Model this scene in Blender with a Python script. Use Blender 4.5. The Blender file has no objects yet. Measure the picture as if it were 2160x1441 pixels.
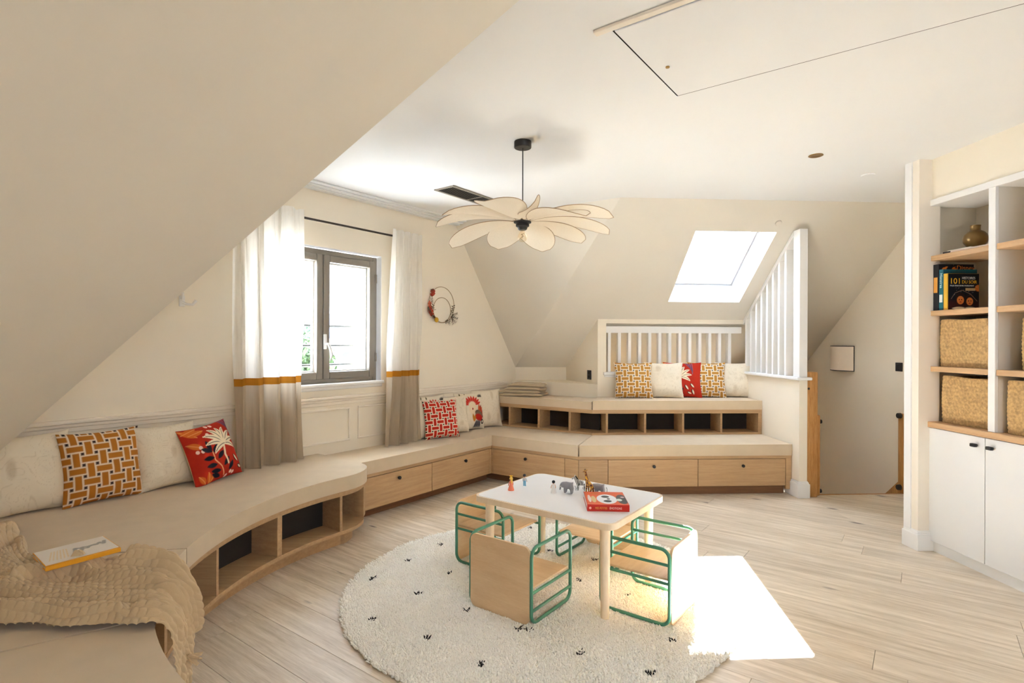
import bpy, bmesh, math, random
import numpy as np
from mathutils import Matrix, Vector, noise as mnoise

random.seed(7)
rng = np.random.default_rng(7)
sc = bpy.context.scene
COL = sc.collection

# ------------------------------------------------------------------ plan axes
TG, TB, TO = math.radians(36.568), math.radians(3.141), math.radians(-33.45)
FA = Matrix.Rotation(-TG, 4, 'Z')     # window wall frame: x = out of the wall into the room, y = along it
FB = Matrix.Rotation(TB, 4, 'Z')      # stair / bookcase frame: x = to the right, y = into depth
FO = Matrix.Rotation(TO, 4, 'Z')      # oblique corner frame
I4 = Matrix()
A1 = Vector((math.sin(TG), math.cos(TG), 0)); A2 = Vector((math.cos(TG), -math.sin(TG), 0))
B1 = Vector((math.cos(TB), math.sin(TB), 0)); B2 = Vector((-math.sin(TB), math.cos(TB), 0))
O1 = Vector((math.cos(TO), math.sin(TO), 0)); O2 = Vector((-math.sin(TO), math.cos(TO), 0))
UP = Vector((0, 0, 1))
def pA(x, y, z=0.0): return A2 * x + A1 * y + UP * z
def pB(x, y, z=0.0): return B1 * x + B2 * y + UP * z
def pO(x, y, z=0.0): return O1 * x + O2 * y + UP * z

# ------------------------------------------------------------------ camera, sky, sun, exposure
CAM_H = 1.35
cam = bpy.data.cameras.new('camera'); cam_o = bpy.data.objects.new('camera', cam); COL.objects.link(cam_o)
cam.sensor_fit = 'HORIZONTAL'; cam.sensor_width = 36.0
cam.lens = 36.0 * 1168.762 / 2160.0
cam.shift_y = (722.54 - 720.5) / 2160.0
cam.clip_start = 0.05; cam.clip_end = 300
cam_o.matrix_world = Matrix.Translation((0, 0, CAM_H)) @ Matrix.Rotation(math.pi / 2, 4, 'X') @ Matrix.Rotation(math.radians(0.244), 4, 'Z')
sc.camera = cam_o

SKY_STRENGTH = 5.0
SUN_STRENGTH = 52.0
SUN_DIR = Vector((0.3835, 1.1147, 1.0)).normalized()      # towards the sun
w = bpy.data.worlds.new('sky'); sc.world = w; w.use_nodes = True
bgn = w.node_tree.nodes['Background']
bgn.inputs[0].default_value = (0.80, 0.95, 1.21, 1); bgn.inputs[1].default_value = SKY_STRENGTH
sun = bpy.data.lights.new('sun', 'SUN'); sun.energy = SUN_STRENGTH; sun.angle = math.radians(0.55); sun.color = (0.93, 0.985, 1.10)
sun_o = bpy.data.objects.new('sun', sun); COL.objects.link(sun_o)
sun_o.rotation_euler = (-SUN_DIR).to_track_quat('-Z', 'Y').to_euler(); sun_o.location = SUN_DIR * 30

def portal(name, centre, normal, sx, sy, up=UP):
    l = bpy.data.lights.new(name, 'AREA'); l.shape = 'RECTANGLE'; l.size = sx; l.size_y = sy
    l.cycles.is_portal = True
    o = bpy.data.objects.new(name, l); COL.objects.link(o)
    z = -Vector(normal).normalized(); y = (up - z * up.dot(z)).normalized(); x = y.cross(z)
    m = Matrix((x, y, z)).transposed().to_4x4(); m.translation = centre
    o.matrix_world = m
    return o

vs = sc.view_settings
vs.view_transform = 'Standard'; vs.look = 'None'; vs.gamma = 1.0; vs.use_curve_mapping = False
vs.exposure = 2.02
sc.cycles.max_bounces = 14; sc.cycles.diffuse_bounces = 10; sc.cycles.glossy_bounces = 4
sc.cycles.transparent_max_bounces = 12; sc.cycles.transmission_bounces = 6
sc.cycles.sample_clamp_indirect = 8.0
sc.cycles.caustics_reflective = False; sc.cycles.caustics_refractive = False

# ------------------------------------------------------------------ materials
def lin(c):
    c = np.asarray(c, float)
    return np.where(c <= 0.04045, c / 12.92, ((c + 0.055) / 1.055) ** 2.4)
def rgb(r, g, b): return tuple(lin(np.array([r, g, b]) / 255.0))
MATS = {}
def nodes(name):
    m = bpy.data.materials.new(name); m.use_nodes = True
    nt = m.node_tree; p = nt.nodes['Principled BSDF']
    return m, nt, p
def mixcol(nt, fac, a, b):
    n = nt.nodes.new('ShaderNodeMix'); n.data_type = 'RGBA'
    nt.links.new(fac, n.inputs[0]); n.inputs[6].default_value = (*a, 1); n.inputs[7].default_value = (*b, 1)
    return n.outputs[2]
def coords(nt, scale=(1, 1, 1), kind='Object'):
    t = nt.nodes.new('ShaderNodeTexCoord'); mp = nt.nodes.new('ShaderNodeMapping')
    mp.inputs['Scale'].default_value = scale
    nt.links.new(t.outputs[kind], mp.inputs[0]); return mp
def noise(nt, vec, scale, detail=3.0, rough=0.5):
    n = nt.nodes.new('ShaderNodeTexNoise'); n.inputs['Scale'].default_value = scale
    n.inputs['Detail'].default_value = detail; n.inputs['Roughness'].default_value = rough
    nt.links.new(vec.outputs[0], n.inputs['Vector']); return n
def ramp(nt, fac, lo, hi):
    n = nt.nodes.new('ShaderNodeMapRange'); n.inputs[1].default_value = lo; n.inputs[2].default_value = hi
    nt.links.new(fac, n.inputs[0]); return n.outputs[0]
def bump(nt, p, h, strength, dist=0.01):
    b = nt.nodes.new('ShaderNodeBump'); b.inputs['Strength'].default_value = strength; b.inputs['Distance'].default_value = dist
    nt.links.new(h, b.inputs['Height']); nt.links.new(b.outputs[0], p.inputs['Normal'])
def plain(name, c, rough=0.6, var=0.06, scale=14, bs=0.0, bscale=200, metal=0.0, spec=0.4):
    m, nt, p = nodes(name)
    mp = coords(nt); n = noise(nt, mp, scale)
    c2 = tuple(x * (1 - var) for x in c)
    nt.links.new(mixcol(nt, ramp(nt, n.outputs[0], 0.3, 0.7), c2, c), p.inputs['Base Color'])
    p.inputs['Roughness'].default_value = rough; p.inputs['Metallic'].default_value = metal
    p.inputs['Specular IOR Level'].default_value = spec
    if bs: bump(nt, p, noise(nt, mp, bscale, 2).outputs[0], bs, 0.002)
    MATS[name] = m; return m
def wood(name, c1, c2, stretch, rough=0.5, s=1.0, knots=False, bs=0.15):
    m, nt, p = nodes(name)
    t = nt.nodes.new('ShaderNodeTexCoord'); oi = nt.nodes.new('ShaderNodeObjectInfo')
    vm = nt.nodes.new('ShaderNodeVectorMath'); vm.operation = 'MULTIPLY_ADD'
    cb = nt.nodes.new('ShaderNodeCombineXYZ')
    ml = nt.nodes.new('ShaderNodeMath'); ml.operation = 'MULTIPLY'; ml.inputs[1].default_value = 37.0
    nt.links.new(oi.outputs['Random'], ml.inputs[0])
    for i in range(3): nt.links.new(ml.outputs[0], cb.inputs[i])
    vm.inputs[1].default_value = stretch
    nt.links.new(t.outputs['Object'], vm.inputs[0]); nt.links.new(cb.outputs[0], vm.inputs[2])
    n1 = noise(nt, vm, 5.0 * s, 6, 0.62); n2 = noise(nt, vm, 34.0 * s, 4, 0.6)
    ad = nt.nodes.new('ShaderNodeMath'); ad.operation = 'MULTIPLY_ADD'; ad.inputs[1].default_value = 0.45
    nt.links.new(n2.outputs[0], ad.inputs[0]); nt.links.new(n1.outputs[0], ad.inputs[2])
    col = mixcol(nt, ramp(nt, ad.outputs[0], 0.5, 0.95), c1, c2)
    # board to board variation
    hs = nt.nodes.new('ShaderNodeHueSaturation')
    mr = nt.nodes.new('ShaderNodeMapRange'); mr.inputs[3].default_value = 0.93; mr.inputs[4].default_value = 1.06
    nt.links.new(oi.outputs['Random'], mr.inputs[0]); nt.links.new(mr.outputs[0], hs.inputs['Value']); nt.links.new(col, hs.inputs['Color'])
    out = hs.outputs[0]
    if knots:
        v2 = nt.nodes.new('ShaderNodeVectorMath'); v2.operation = 'MULTIPLY_ADD'; v2.inputs[1].default_value = (1.0, 2.6, 2.6)
        nt.links.new(t.outputs['Object'], v2.inputs[0]); nt.links.new(cb.outputs[0], v2.inputs[2])
        vo = nt.nodes.new('ShaderNodeTexVoronoi'); vo.inputs['Scale'].default_value = 1.7; vo.inputs['Randomness'].default_value = 1.0
        nt.links.new(v2.outputs[0], vo.inputs['Vector'])
        nn = noise(nt, vm, 12, 3)
        a2 = nt.nodes.new('ShaderNodeMath'); a2.operation = 'MULTIPLY_ADD'; a2.inputs[1].default_value = 0.10
        nt.links.new(nn.outputs[0], a2.inputs[0]); nt.links.new(vo.outputs['Distance'], a2.inputs[2])
        k = ramp(nt, a2.outputs[0], 0.150, 0.085)
        mx = nt.nodes.new('ShaderNodeMix'); mx.data_type = 'RGBA'; nt.links.new(k, mx.inputs[0]); nt.links.new(out, mx.inputs[6])
        mx.inputs[7].default_value = (*rgb(112, 98, 86), 1); out = mx.outputs[2]
    nt.links.new(out, p.inputs['Base Color'])
    p.inputs['Roughness'].default_value = rough; p.inputs['Specular IOR Level'].default_value = 0.35
    if bs: bump(nt, p, ad.outputs[0], bs, 0.002)
    MATS[name] = m; return m
def fabric(name, c, var=0.10, weave=900, rough=0.95, bs=0.25):
    m, nt, p = nodes(name)
    mp = coords(nt); n = noise(nt, mp, 9, 4); n2 = noise(nt, mp, weave, 2)
    ad = nt.nodes.new('ShaderNodeMath'); ad.operation = 'MULTIPLY_ADD'; ad.inputs[1].default_value = 0.5
    nt.links.new(n2.outputs[0], ad.inputs[0]); nt.links.new(n.outputs[0], ad.inputs[2])
    c2 = tuple(x * (1 - var) for x in c)
    nt.links.new(mixcol(nt, ramp(nt, ad.outputs[0], 0.5, 0.95), c2, c), p.inputs['Base Color'])
    p.inputs['Roughness'].default_value = rough; p.inputs['Specular IOR Level'].default_value = 0.15
    p.inputs['Sheen Weight'].default_value = 0.15
    bump(nt, p, n2.outputs[0], bs, 0.001)
    MATS[name] = m; return m
def sheer(name, c, trans=0.5):
    m = bpy.data.materials.new(name); m.use_nodes = True; nt = m.node_tree
    out = nt.nodes['Material Output']; nt.nodes.remove(nt.nodes['Principled BSDF'])
    mp = coords(nt, (1, 1, 0.05)); n = noise(nt, mp, 160, 3)
    col = mixcol(nt, ramp(nt, n.outputs[0], 0.3, 0.7), tuple(x * 0.94 for x in c), c)
    d = nt.nodes.new('ShaderNodeBsdfDiffuse'); t = nt.nodes.new('ShaderNodeBsdfTranslucent'); mx = nt.nodes.new('ShaderNodeMixShader')
    mx.inputs[0].default_value = trans
    nt.links.new(col, d.inputs[0]); nt.links.new(col, t.inputs[0])
    nt.links.new(d.outputs[0], mx.inputs[1]); nt.links.new(t.outputs[0], mx.inputs[2]); nt.links.new(mx.outputs[0], out.inputs[0])
    MATS[name] = m; return m
def glass(name, tint=(1, 1, 1), refl=0.06):
    m = bpy.data.materials.new(name); m.use_nodes = True; nt = m.node_tree
    out = nt.nodes['Material Output']; nt.nodes.remove(nt.nodes['Principled BSDF'])
    t = nt.nodes.new('ShaderNodeBsdfTransparent'); t.inputs[0].default_value = (*tint, 1)
    g = nt.nodes.new('ShaderNodeBsdfGlossy'); g.inputs['Roughness'].default_value = 0.02
    mx = nt.nodes.new('ShaderNodeMixShader'); mx.inputs[0].default_value = refl
    nt.links.new(t.outputs[0], mx.inputs[1]); nt.links.new(g.outputs[0], mx.inputs[2]); nt.links.new(mx.outputs[0], out.inputs[0])
    MATS[name] = m; return m
def painted(name, rough=0.9, bs=0.2, weave=900):
    m, nt, p = nodes(name)
    a = nt.nodes.new('ShaderNodeVertexColor'); a.layer_name = 'Col'
    nt.links.new(a.outputs[0], p.inputs['Base Color']); p.inputs['Roughness'].default_value = rough
    p.inputs['Specular IOR Level'].default_value = 0.2
    if bs: bump(nt, p, noise(nt, coords(nt), weave, 2).outputs[0], bs, 0.001)
    MATS[name] = m; return m

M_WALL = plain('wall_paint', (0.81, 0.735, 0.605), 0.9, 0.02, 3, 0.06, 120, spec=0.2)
M_SLOPE_SHADE = plain('wall_paint_shaded', (0.67, 0.62, 0.53), 0.9, 0.02, 3, 0.06, 120, spec=0.2)  # same paint as the walls, darkened so the slopes look shaded
M_CEIL = plain('ceiling_paint', (0.75, 0.75, 0.74), 0.9, 0.015, 2, 0.04, 120, spec=0.2)
M_TRIM = plain('trim_paint', (0.80, 0.725, 0.615), 0.55, 0.02, 4)
M_WHITE = plain('white_paint', (0.79, 0.775, 0.75), 0.45, 0.02, 4)
M_CAB = plain('cabinet_white', (0.73, 0.725, 0.715), 0.4, 0.015, 3)
M_CASE = plain('bookcase_inside', (0.66, 0.615, 0.53), 0.6, 0.02, 3)
M_BLACK = plain('black_metal', (0.018, 0.016, 0.015), 0.45, 0.1, 20)
M_DARK = plain('dark_gap_and_shade', (0.03, 0.024, 0.018), 0.9, 0.1, 20)  # dark joints and small fittings, also painted shade at the cubby backs
M_FLOOR = wood('floor_oak', rgb(188, 170, 144), rgb(232, 219, 200), (0.42, 6.0, 6.0), 0.42, 1.0, knots=True, bs=0.1)
M_SUBFLOOR = plain('subfloor', rgb(160, 136, 106), 0.8)
M_OAK_X = wood('bench_oak_x', rgb(170, 136, 96), rgb(192, 158, 116), (0.5, 6, 9), 0.5, 1.3)
M_OAK_Y = wood('bench_oak_y', rgb(170, 136, 96), rgb(192, 158, 116), (6, 0.5, 9), 0.5, 1.3)
M_OAK_SHADE = wood('bench_oak_shaded', rgb(120, 84, 54), rgb(142, 103, 68), (3, 3, 1), 0.6, 1.2)  # darker copy of the bench oak, shade of the inside put into colour
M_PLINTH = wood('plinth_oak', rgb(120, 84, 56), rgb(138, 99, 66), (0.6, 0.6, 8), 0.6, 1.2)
M_SHELF = wood('shelf_oak', rgb(186, 148, 106), rgb(206, 170, 128), (6, 0.5, 9), 0.5, 1.3)
M_POST = wood('newel_oak', rgb(160, 108, 54), rgb(200, 150, 90), (7, 7, 0.6), 0.45, 1.5)
M_BIRCH = wood('birch_ply', rgb(214, 180, 138), rgb(228, 199, 160), (0.7, 5, 4), 0.45, 1.2, bs=0.08)
M_BEECH = wood('pale_beech', rgb(234, 212, 180), rgb(243, 225, 198), (3, 3, 0.8), 0.45, 1.0, bs=0.06)
M_LAM = plain('table_laminate', (0.83, 0.82, 0.81), 0.35, 0.03, 6)
M_GREEN = plain('green_lacquer', rgb(76, 140, 112), 0.35, 0.05, 20)
M_SEAT = fabric('cushion_fabric', rgb(205, 186, 158), 0.08)
M_CURT_W = sheer('curtain_white', (0.88, 0.85, 0.79), 0.48)
M_CURT_G = sheer('curtain_greige', rgb(200, 184, 160), 0.40)
M_CURT_B = sheer('curtain_band', rgb(186, 124, 42), 0.15)
M_THROW = fabric('knit_wool', rgb(204, 180, 144), 0.10, 500, bs=0.5)
M_LINEN = fabric('washed_linen', rgb(196, 176, 146), 0.12, 700, bs=0.4)
M_PRINT = painted('printed_cotton')
M_COVER = painted('book_print', 0.35, 0)
M_RUG = fabric('rug_wool', rgb(251, 247, 237), 0.04, 300)
M_RUGDARK = fabric('rug_dark_tuft', rgb(40, 34, 30), 0.2, 300)
M_BASKET = plain('seagrass', rgb(208, 170, 114), 0.8, 0.42, 60, 0.5, 300)
M_FRAME = plain('window_frame_taupe', rgb(134, 126, 114), 0.45, 0.04, 10)
M_GLASS = glass('window_glass', (0.97, 0.98, 0.98), 0.05)
M_PETAL = sheer('petal_linen', rgb(240, 229, 210), 0.45)
M_WIRE = plain('petal_wire', rgb(168, 142, 108), 0.5, 0.05, 20)
M_BRASS = plain('brass', rgb(176, 140, 84), 0.3, 0.08, 12, metal=1.0)
M_BRONZE = plain('bronze_vase', rgb(140, 112, 70), 0.28, 0.15, 9, metal=0.85)
M_BULB = glass('bulb_glass', (1.0, 0.95, 0.85), 0.12)
M_PAGE = plain('book_pages', rgb(232, 224, 206), 0.8)
M_CREAM = plain('sconce_linen', rgb(240, 226, 208), 0.85, 0.03, 30)

# ------------------------------------------------------------------ mesh helpers
def bm_new(): return bmesh.new()
def bevel_geom(bm, verts, off, seg, ang=30):
    es = {e for v in verts for e in v.link_edges if len(e.link_faces) == 2 and e.calc_face_angle(0) > math.radians(ang)}
    if es and off > 0:
        bmesh.ops.bevel(bm, geom=list(es), offset=off, segments=seg, profile=0.5, affect='EDGES', clamp_overlap=True)
def box(bm, x0, x1, y0, y1, z0, z1, bev=0.0, seg=1):
    m = Matrix.Translation(((x0 + x1) / 2, (y0 + y1) / 2, (z0 + z1) / 2)) @ Matrix.Diagonal((abs(x1 - x0), abs(y1 - y0), abs(z1 - z0), 1))
    r = bmesh.ops.create_cube(bm, size=1, matrix=m)
    if bev: bevel_geom(bm, r['verts'], bev, seg)
    return bm
def bxo(*a, **k): return box(bm_new(), *a, **k)
def prism(bm, poly, z0, z1, bev=0.0, seg=2, ang=30):
    vb = [bm.verts.new((x, y, z0)) for x, y in poly]; vt = [bm.verts.new((x, y, z1)) for x, y in poly]
    n = len(poly)
    area = sum(poly[i][0] * poly[(i + 1) % n][1] - poly[(i + 1) % n][0] * poly[i][1] for i in range(n))
    if area < 0: vb.reverse(); vt.reverse()
    bm.faces.new(vt); bm.faces.new(vb[::-1])
    for i in range(n):
        j = (i + 1) % n
        bm.faces.new((vb[i], vb[j], vt[j], vt[i]))
    if bev: bevel_geom(bm, vb + vt, bev, seg, ang)
    return bm
def poly3(bm, pts):
    f = bm.faces.new([bm.verts.new(p) for p in pts]); return f
def tube(bm, pts, r, n=8, closed=False, cap=True):
    pts = [Vector(p) for p in pts]; N = len(pts); rings = []
    rs = r if hasattr(r, '__len__') else [r] * N
    prev = None
    for i, p in enumerate(pts):
        a = pts[(i - 1) % N] if (closed or i > 0) else p
        b = pts[(i + 1) % N] if (closed or i < N - 1) else p
        d = (b - a).normalized()
        if prev is None:
            u = d.orthogonal().normalized()
        else:
            u = (prev - d * prev.dot(d)).normalized()
        prev = u; v = d.cross(u)
        rings.append([bm.verts.new(p + (u * math.cos(t) + v * math.sin(t)) * rs[i]) for t in (2 * math.pi * k / n for k in range(n))])
    for i in range(N if closed else N - 1):
        r1, r2 = rings[i], rings[(i + 1) % N]
        sh = 0
        if closed and i == N - 1:
            sh = min(range(n), key=lambda s: (r1[0].co - r2[s].co).length)
        for k in range(n):
            bm.faces.new((r1[k], r1[(k + 1) % n], r2[(k + 1 + sh) % n], r2[(k + sh) % n]))
    if cap and not closed:
        bm.faces.new(rings[0][::-1]); bm.faces.new(rings[-1])
    return bm
def lathe(bm, prof, n=24, c=(0, 0, 0), a0=0.0, a1=2 * math.pi):
    full = abs(a1 - a0 - 2 * math.pi) < 1e-6
    m = n if full else n + 1
    rings = []
    for r, z in prof:
        rings.append([bm.verts.new((c[0] + r * math.cos(a0 + (a1 - a0) * k / n), c[1] + r * math.sin(a0 + (a1 - a0) * k / n), c[2] + z)) for k in range(m)])
    for i in range(len(prof) - 1):
        for k in range(n):
            k2 = (k + 1) % m
            bm.faces.new((rings[i][k], rings[i][k2], rings[i + 1][k2], rings[i + 1][k]))
    if full:
        if prof[0][0] > 1e-6: bm.faces.new(rings[0][::-1])
        if prof[-1][0] > 1e-6: bm.faces.new(rings[-1])
    bmesh.ops.remove_doubles(bm, verts=bm.verts[:], dist=1e-6)
    return bm
def ball(bm, c, r, sub=2, sc_=(1, 1, 1), rot=None):
    m = Matrix.Translation(c) @ (rot.to_4x4() if rot is not None else I4) @ Matrix.Diagonal((sc_[0], sc_[1], sc_[2], 1))
    bmesh.ops.create_icosphere(bm, subdivisions=sub, radius=r, matrix=m); return bm
def rrect(x0, x1, y0, y1, r, n=6):
    out = []
    for cx, cy, a in ((x1 - r, y1 - r, 0), (x0 + r, y1 - r, 90), (x0 + r, y0 + r, 180), (x1 - r, y0 + r, 270)):
        for k in range(n + 1):
            t = math.radians(a + 90 * k / n); out.append((cx + r * math.cos(t), cy + r * math.sin(t)))
    return out

PM = {}
def finish(me, smooth, ang):
    if smooth:
        me.shade_smooth(); me.set_sharp_from_angle(angle=math.radians(ang))
def obj(name, bm, m, parent=None, M=I4, smooth=True, ang=40, label=None, cat=None, group=None, kind=None, mesh=None):
    """links bm (in the coordinates of M) as ONE mesh object, a part of parent or a thing of its own"""
    if mesh is None:
        me = bpy.data.meshes.new(name); bmesh.ops.recalc_face_normals(bm, faces=bm.faces[:]); bm.to_mesh(me); bm.free()
        finish(me, smooth, ang)
    else:
        me = mesh
    o = bpy.data.objects.new(name, me); COL.objects.link(o)
    if parent is not None: me.transform(PM[parent.name].inverted() @ M)
    co = np.empty(len(me.vertices) * 3); me.vertices.foreach_get('co', co); co = co.reshape(-1, 3)
    c = (co.min(0) + co.max(0)) / 2; c[2] = co[:, 2].min(); c = Vector(c)
    me.transform(Matrix.Translation(-c))
    if parent is not None:
        o.parent = parent; o.location = c; PM[o.name] = PM[parent.name] @ Matrix.Translation(c)
    else:
        PM[o.name] = M @ Matrix.Translation(c); o.matrix_world = PM[o.name]
    if m is not None and not me.materials: me.materials.append(m)
    tag(o, label, cat, group, kind)
    return o
def tag(o, label=None, cat=None, group=None, kind=None):
    if label: o['label'] = label
    if cat: o['category'] = cat
    if group: o['group'] = group
    if kind: o['kind'] = kind
    return o
def thing(name, label=None, cat=None, M=I4, loc=(0, 0, 0), rot=0.0, group=None, kind=None):
    o = bpy.data.objects.new(name, None); COL.objects.link(o); o.empty_display_size = 0.1
    m = M @ Matrix.Translation(loc) @ Matrix.Rotation(rot, 4, 'Z'); o.matrix_world = m; PM[o.name] = m
    tag(o, label, cat, group, kind); return o
def part(name, bm, m, t, smooth=True, ang=40, **k):
    """a part given in its parent's own coordinates"""
    return obj(name, bm, m, t, PM[t.name], smooth, ang, **k)
def dup(o, M=None, label=None, parent=None):
    c = o.copy(); COL.objects.link(c)
    if parent is not None: c.parent = parent
    elif M is not None: c.matrix_world = M
    PM[c.name] = M if M is not None else PM.get(o.name, I4)
    if label: c['label'] = label
    for ch in o.children: dup(ch, None, None, c)
    return c
def np_mesh(name, v, f, cols=None, smooth=True, ang=60):
    me = bpy.data.meshes.new(name); v = np.asarray(v, np.float32); f = np.asarray(f, np.int32)
    me.vertices.add(len(v)); me.vertices.foreach_set('co', v.ravel())
    k = f.shape[1]
    me.loops.add(f.size); me.loops.foreach_set('vertex_index', f.ravel())
    me.polygons.add(len(f)); me.polygons.foreach_set('loop_start', np.arange(len(f), dtype=np.int32) * k)
    me.update(calc_edges=True); me.validate()
    if cols is not None:
        a = me.color_attributes.new('Col', 'FLOAT_COLOR', 'POINT')
        c4 = np.ones((len(v), 4), np.float32); c4[:, :3] = cols; a.data.foreach_set('color', c4.ravel())
    finish(me, smooth, ang); return me
def grid_faces(nu, nv, off=0, flip=False):
    i, j = np.meshgrid(np.arange(nu - 1), np.arange(nv - 1), indexing='ij')
    a = i * nv + j + off
    q = np.stack([a, a + nv, a + nv + 1, a + 1], -1).reshape(-1, 4)
    return q[:, ::-1] if flip else q
def text_bm(s, size, M, ext=0.0004, align='LEFT'):
    cu = bpy.data.curves.new('t', 'FONT'); cu.body = s; cu.size = size; cu.extrude = ext; cu.align_x = align; cu.resolution_u = 3
    o = bpy.data.objects.new('t', cu); COL.objects.link(o)
    dg = bpy.context.evaluated_depsgraph_get(); me = bpy.data.meshes.new_from_object(o.evaluated_get(dg))
    bm = bm_new(); bm.from_mesh(me); bm.transform(M)
    bpy.data.objects.remove(o); bpy.data.curves.remove(cu); bpy.data.meshes.remove(me); return bm
def skin(pts, edges, radii, sub=2):
    me = bpy.data.meshes.new('s'); me.from_pydata([tuple(p) for p in pts], edges, [])
    o = bpy.data.objects.new('s', me); COL.objects.link(o)
    md = o.modifiers.new('sk', 'SKIN'); md.use_smooth_shade = True
    for i, r in enumerate(radii):
        sv = me.skin_vertices[0].data[i]; sv.radius = (r, r) if not hasattr(r, '__len__') else r; sv.use_root = (i == 0)
    ss = o.modifiers.new('sub', 'SUBSURF'); ss.levels = sub; ss.render_levels = sub
    dg = bpy.context.evaluated_depsgraph_get(); out = bpy.data.meshes.new_from_object(o.evaluated_get(dg))
    bm = bm_new(); bm.from_mesh(out)
    bpy.data.objects.remove(o); bpy.data.meshes.remove(me); bpy.data.meshes.remove(out); return bm
def struct(name, bm, m, M=I4, smooth=False, **k): return obj(name, bm, m, None, M, smooth, kind='structure', **k)
def isect(n1, k1, n2, k2):
    d = n1.x * n2.y - n1.y * n2.x
    return Vector(((k1 * n2.y - k2 * n1.y) / d, (n1.x * k2 - n2.x * k1) / d, 0))
def plane_hole(bm, outer, holes):
    """flat polygon with holes, all in 3D"""
    es = []
    for loop in [outer] + holes:
        vs_ = [bm.verts.new(p) for p in loop]
        es += [bm.edges.new((vs_[i], vs_[(i + 1) % len(vs_)])) for i in range(len(vs_))]
    bmesh.ops.triangle_fill(bm, use_beauty=True, use_dissolve=False, edges=es)
    return bm

# ================================================================== ROOM SHELL
CEIL = 2.56
GW = -3.80                      # window wall plane (frame A, x)
S1_E, S1_K = 4.55, 0.80         # back slope: z = CEIL - K*(B2-E)
def s1(y): return CEIL - S1_K * (y - S1_E)
GC = pA(GW, 4.143, CEIL)        # ceiling corner at the window wall
HT = isect(B2, S1_E, O2, 4.339); HT.z = CEIL
NLy = 6.42
NL = isect(A2, GW, B2, NLy); NL.z = s1(NLy)
H0_ = Vector((0.075, 1.88, CEIL)); L0_ = Vector((-2.19, 2.247, 0.80))
ND = Vector((0.237, -0.9715, 0)).normalized()
GL = Vector((-2.73, 2.69, 0.80)); GT = Vector((-2.04, 3.64, CEIL))
REAR = -1.9
def along(p, d, y): return p + d * ((y - p.y) / d.y)
HB = along(H0_, ND, REAR); LB = along(L0_, ND, REAR)
RW = 2.945                      # bookcase wall (frame B, x)
SW = 3.83                       # stair wall (frame B, x)
SB = 7.2                        # stair back wall (frame B, y)
ST = 4.79                       # top stair edge (frame B, y)

# ceiling with the loft hatch cut out
HX0, HX1, HY0, HY1 = -0.972, 0.45, 1.955, 2.66
R1 = pB(SW, S1_E, CEIL); RR = along(pB(RW, 0), B2, REAR); RR.z = CEIL
PIL_Y = 3.56
ceil_outer = [GT, GC, HT, R1, pB(SW, PIL_Y, CEIL), pB(RW, PIL_Y, CEIL), RR, HB, H0_]
bm = plane_hole(bm_new(), ceil_outer, [[pA(x, y, CEIL) for x, y in ((HX0, HY0), (HX1, HY0), (HX1, HY1), (HX0, HY1))]])
struct('ceiling', bm, M_CEIL)
# loft hatch
t = thing('loft_hatch', 'flush white loft hatch in the flat ceiling with a thin dark joint', 'hatch', FA, ((HX0 + HX1) / 2, (HY0 + HY1) / 2, CEIL - 0.004))
g = 0.006
obj('panel', bxo(HX0 + g, HX1 - g, HY0 + g, HY1 - g, CEIL - 0.002, CEIL + 0.02, 0.002), M_CEIL, t, FA)
obj('casing', box(box(box(box(bxo(HX0 - 0.01, HX0, HY0, HY1, CEIL + 0.001, CEIL + 0.1), HX1, HX1 + 0.01, HY0, HY1, CEIL + 0.001, CEIL + 0.1), HX0, HX1, HY0 - 0.01, HY0, CEIL + 0.001, CEIL + 0.1), HX0, HX1, HY1, HY1 + 0.01, CEIL + 0.001, CEIL + 0.1), HX0 - 0.01, HX1 + 0.01, HY0 - 0.01, HY1 + 0.01, CEIL + 0.1, CEIL + 0.11), M_DARK, t, FA)
obj('latch', lathe(bm_new(), [(0.0, -0.004), (0.009, -0.004), (0.009, 0.0), (0, 0)], 12, (-0.90, 2.345, CEIL - 0.003)), M_BRASS, t, FA)
obj('hinge_strip', bxo(-1.03, 0.45, 1.905, 1.935, CEIL - 0.014, CEIL, 0.004, 2), M_TRIM, t, FA, label='pale strip along the far edge of the hatch')

# window wall
WX0, WX1, WZ0, WZ1 = 2.08, 3.205, 0.995, 2.095
def gp(y, z): return pA(GW, y, z)
g_outer = [gp(0.3, -0.1), gp(5.35, -0.1), gp(5.35, NL.z), NL + Vector((0, 0, 0)), GC, GT, GL, gp(0.3, 0.80)]
win_hole = [gp(WX0, WZ0), gp(WX1, WZ0), gp(WX1, WZ1), gp(WX0, WZ1)]
struct('wall_left', plane_hole(bm_new(), g_outer, [win_hole]), M_WALL)
bm = bm_new()
D = 0.38
for (ya, za), (yb, zb) in (((WX0, WZ0), (WX1, WZ0)), ((WX1, WZ0), (WX1, WZ1)), ((WX1, WZ1), (WX0, WZ1)), ((WX0, WZ1), (WX0, WZ0))):
    poly3(bm, [pA(GW, ya, za), pA(GW, yb, zb), pA(GW - D, yb, zb), pA(GW - D, ya, za)])
struct('trim_reveal', bm, M_WHITE)
# outside skin of the wall so that daylight only enters through the opening
struct('wall_left_outside', plane_hole(bm_new(), [pA(GW - D, y, z) for y, z in ((0.0, -3), (6.5, -3), (6.5, 3.0), (0.0, 3.0))], [[pA(GW - D, y, z) for y, z in ((WX0, WZ0), (WX1, WZ0), (WX1, WZ1), (WX0, WZ1))]]), M_WALL)
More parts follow.
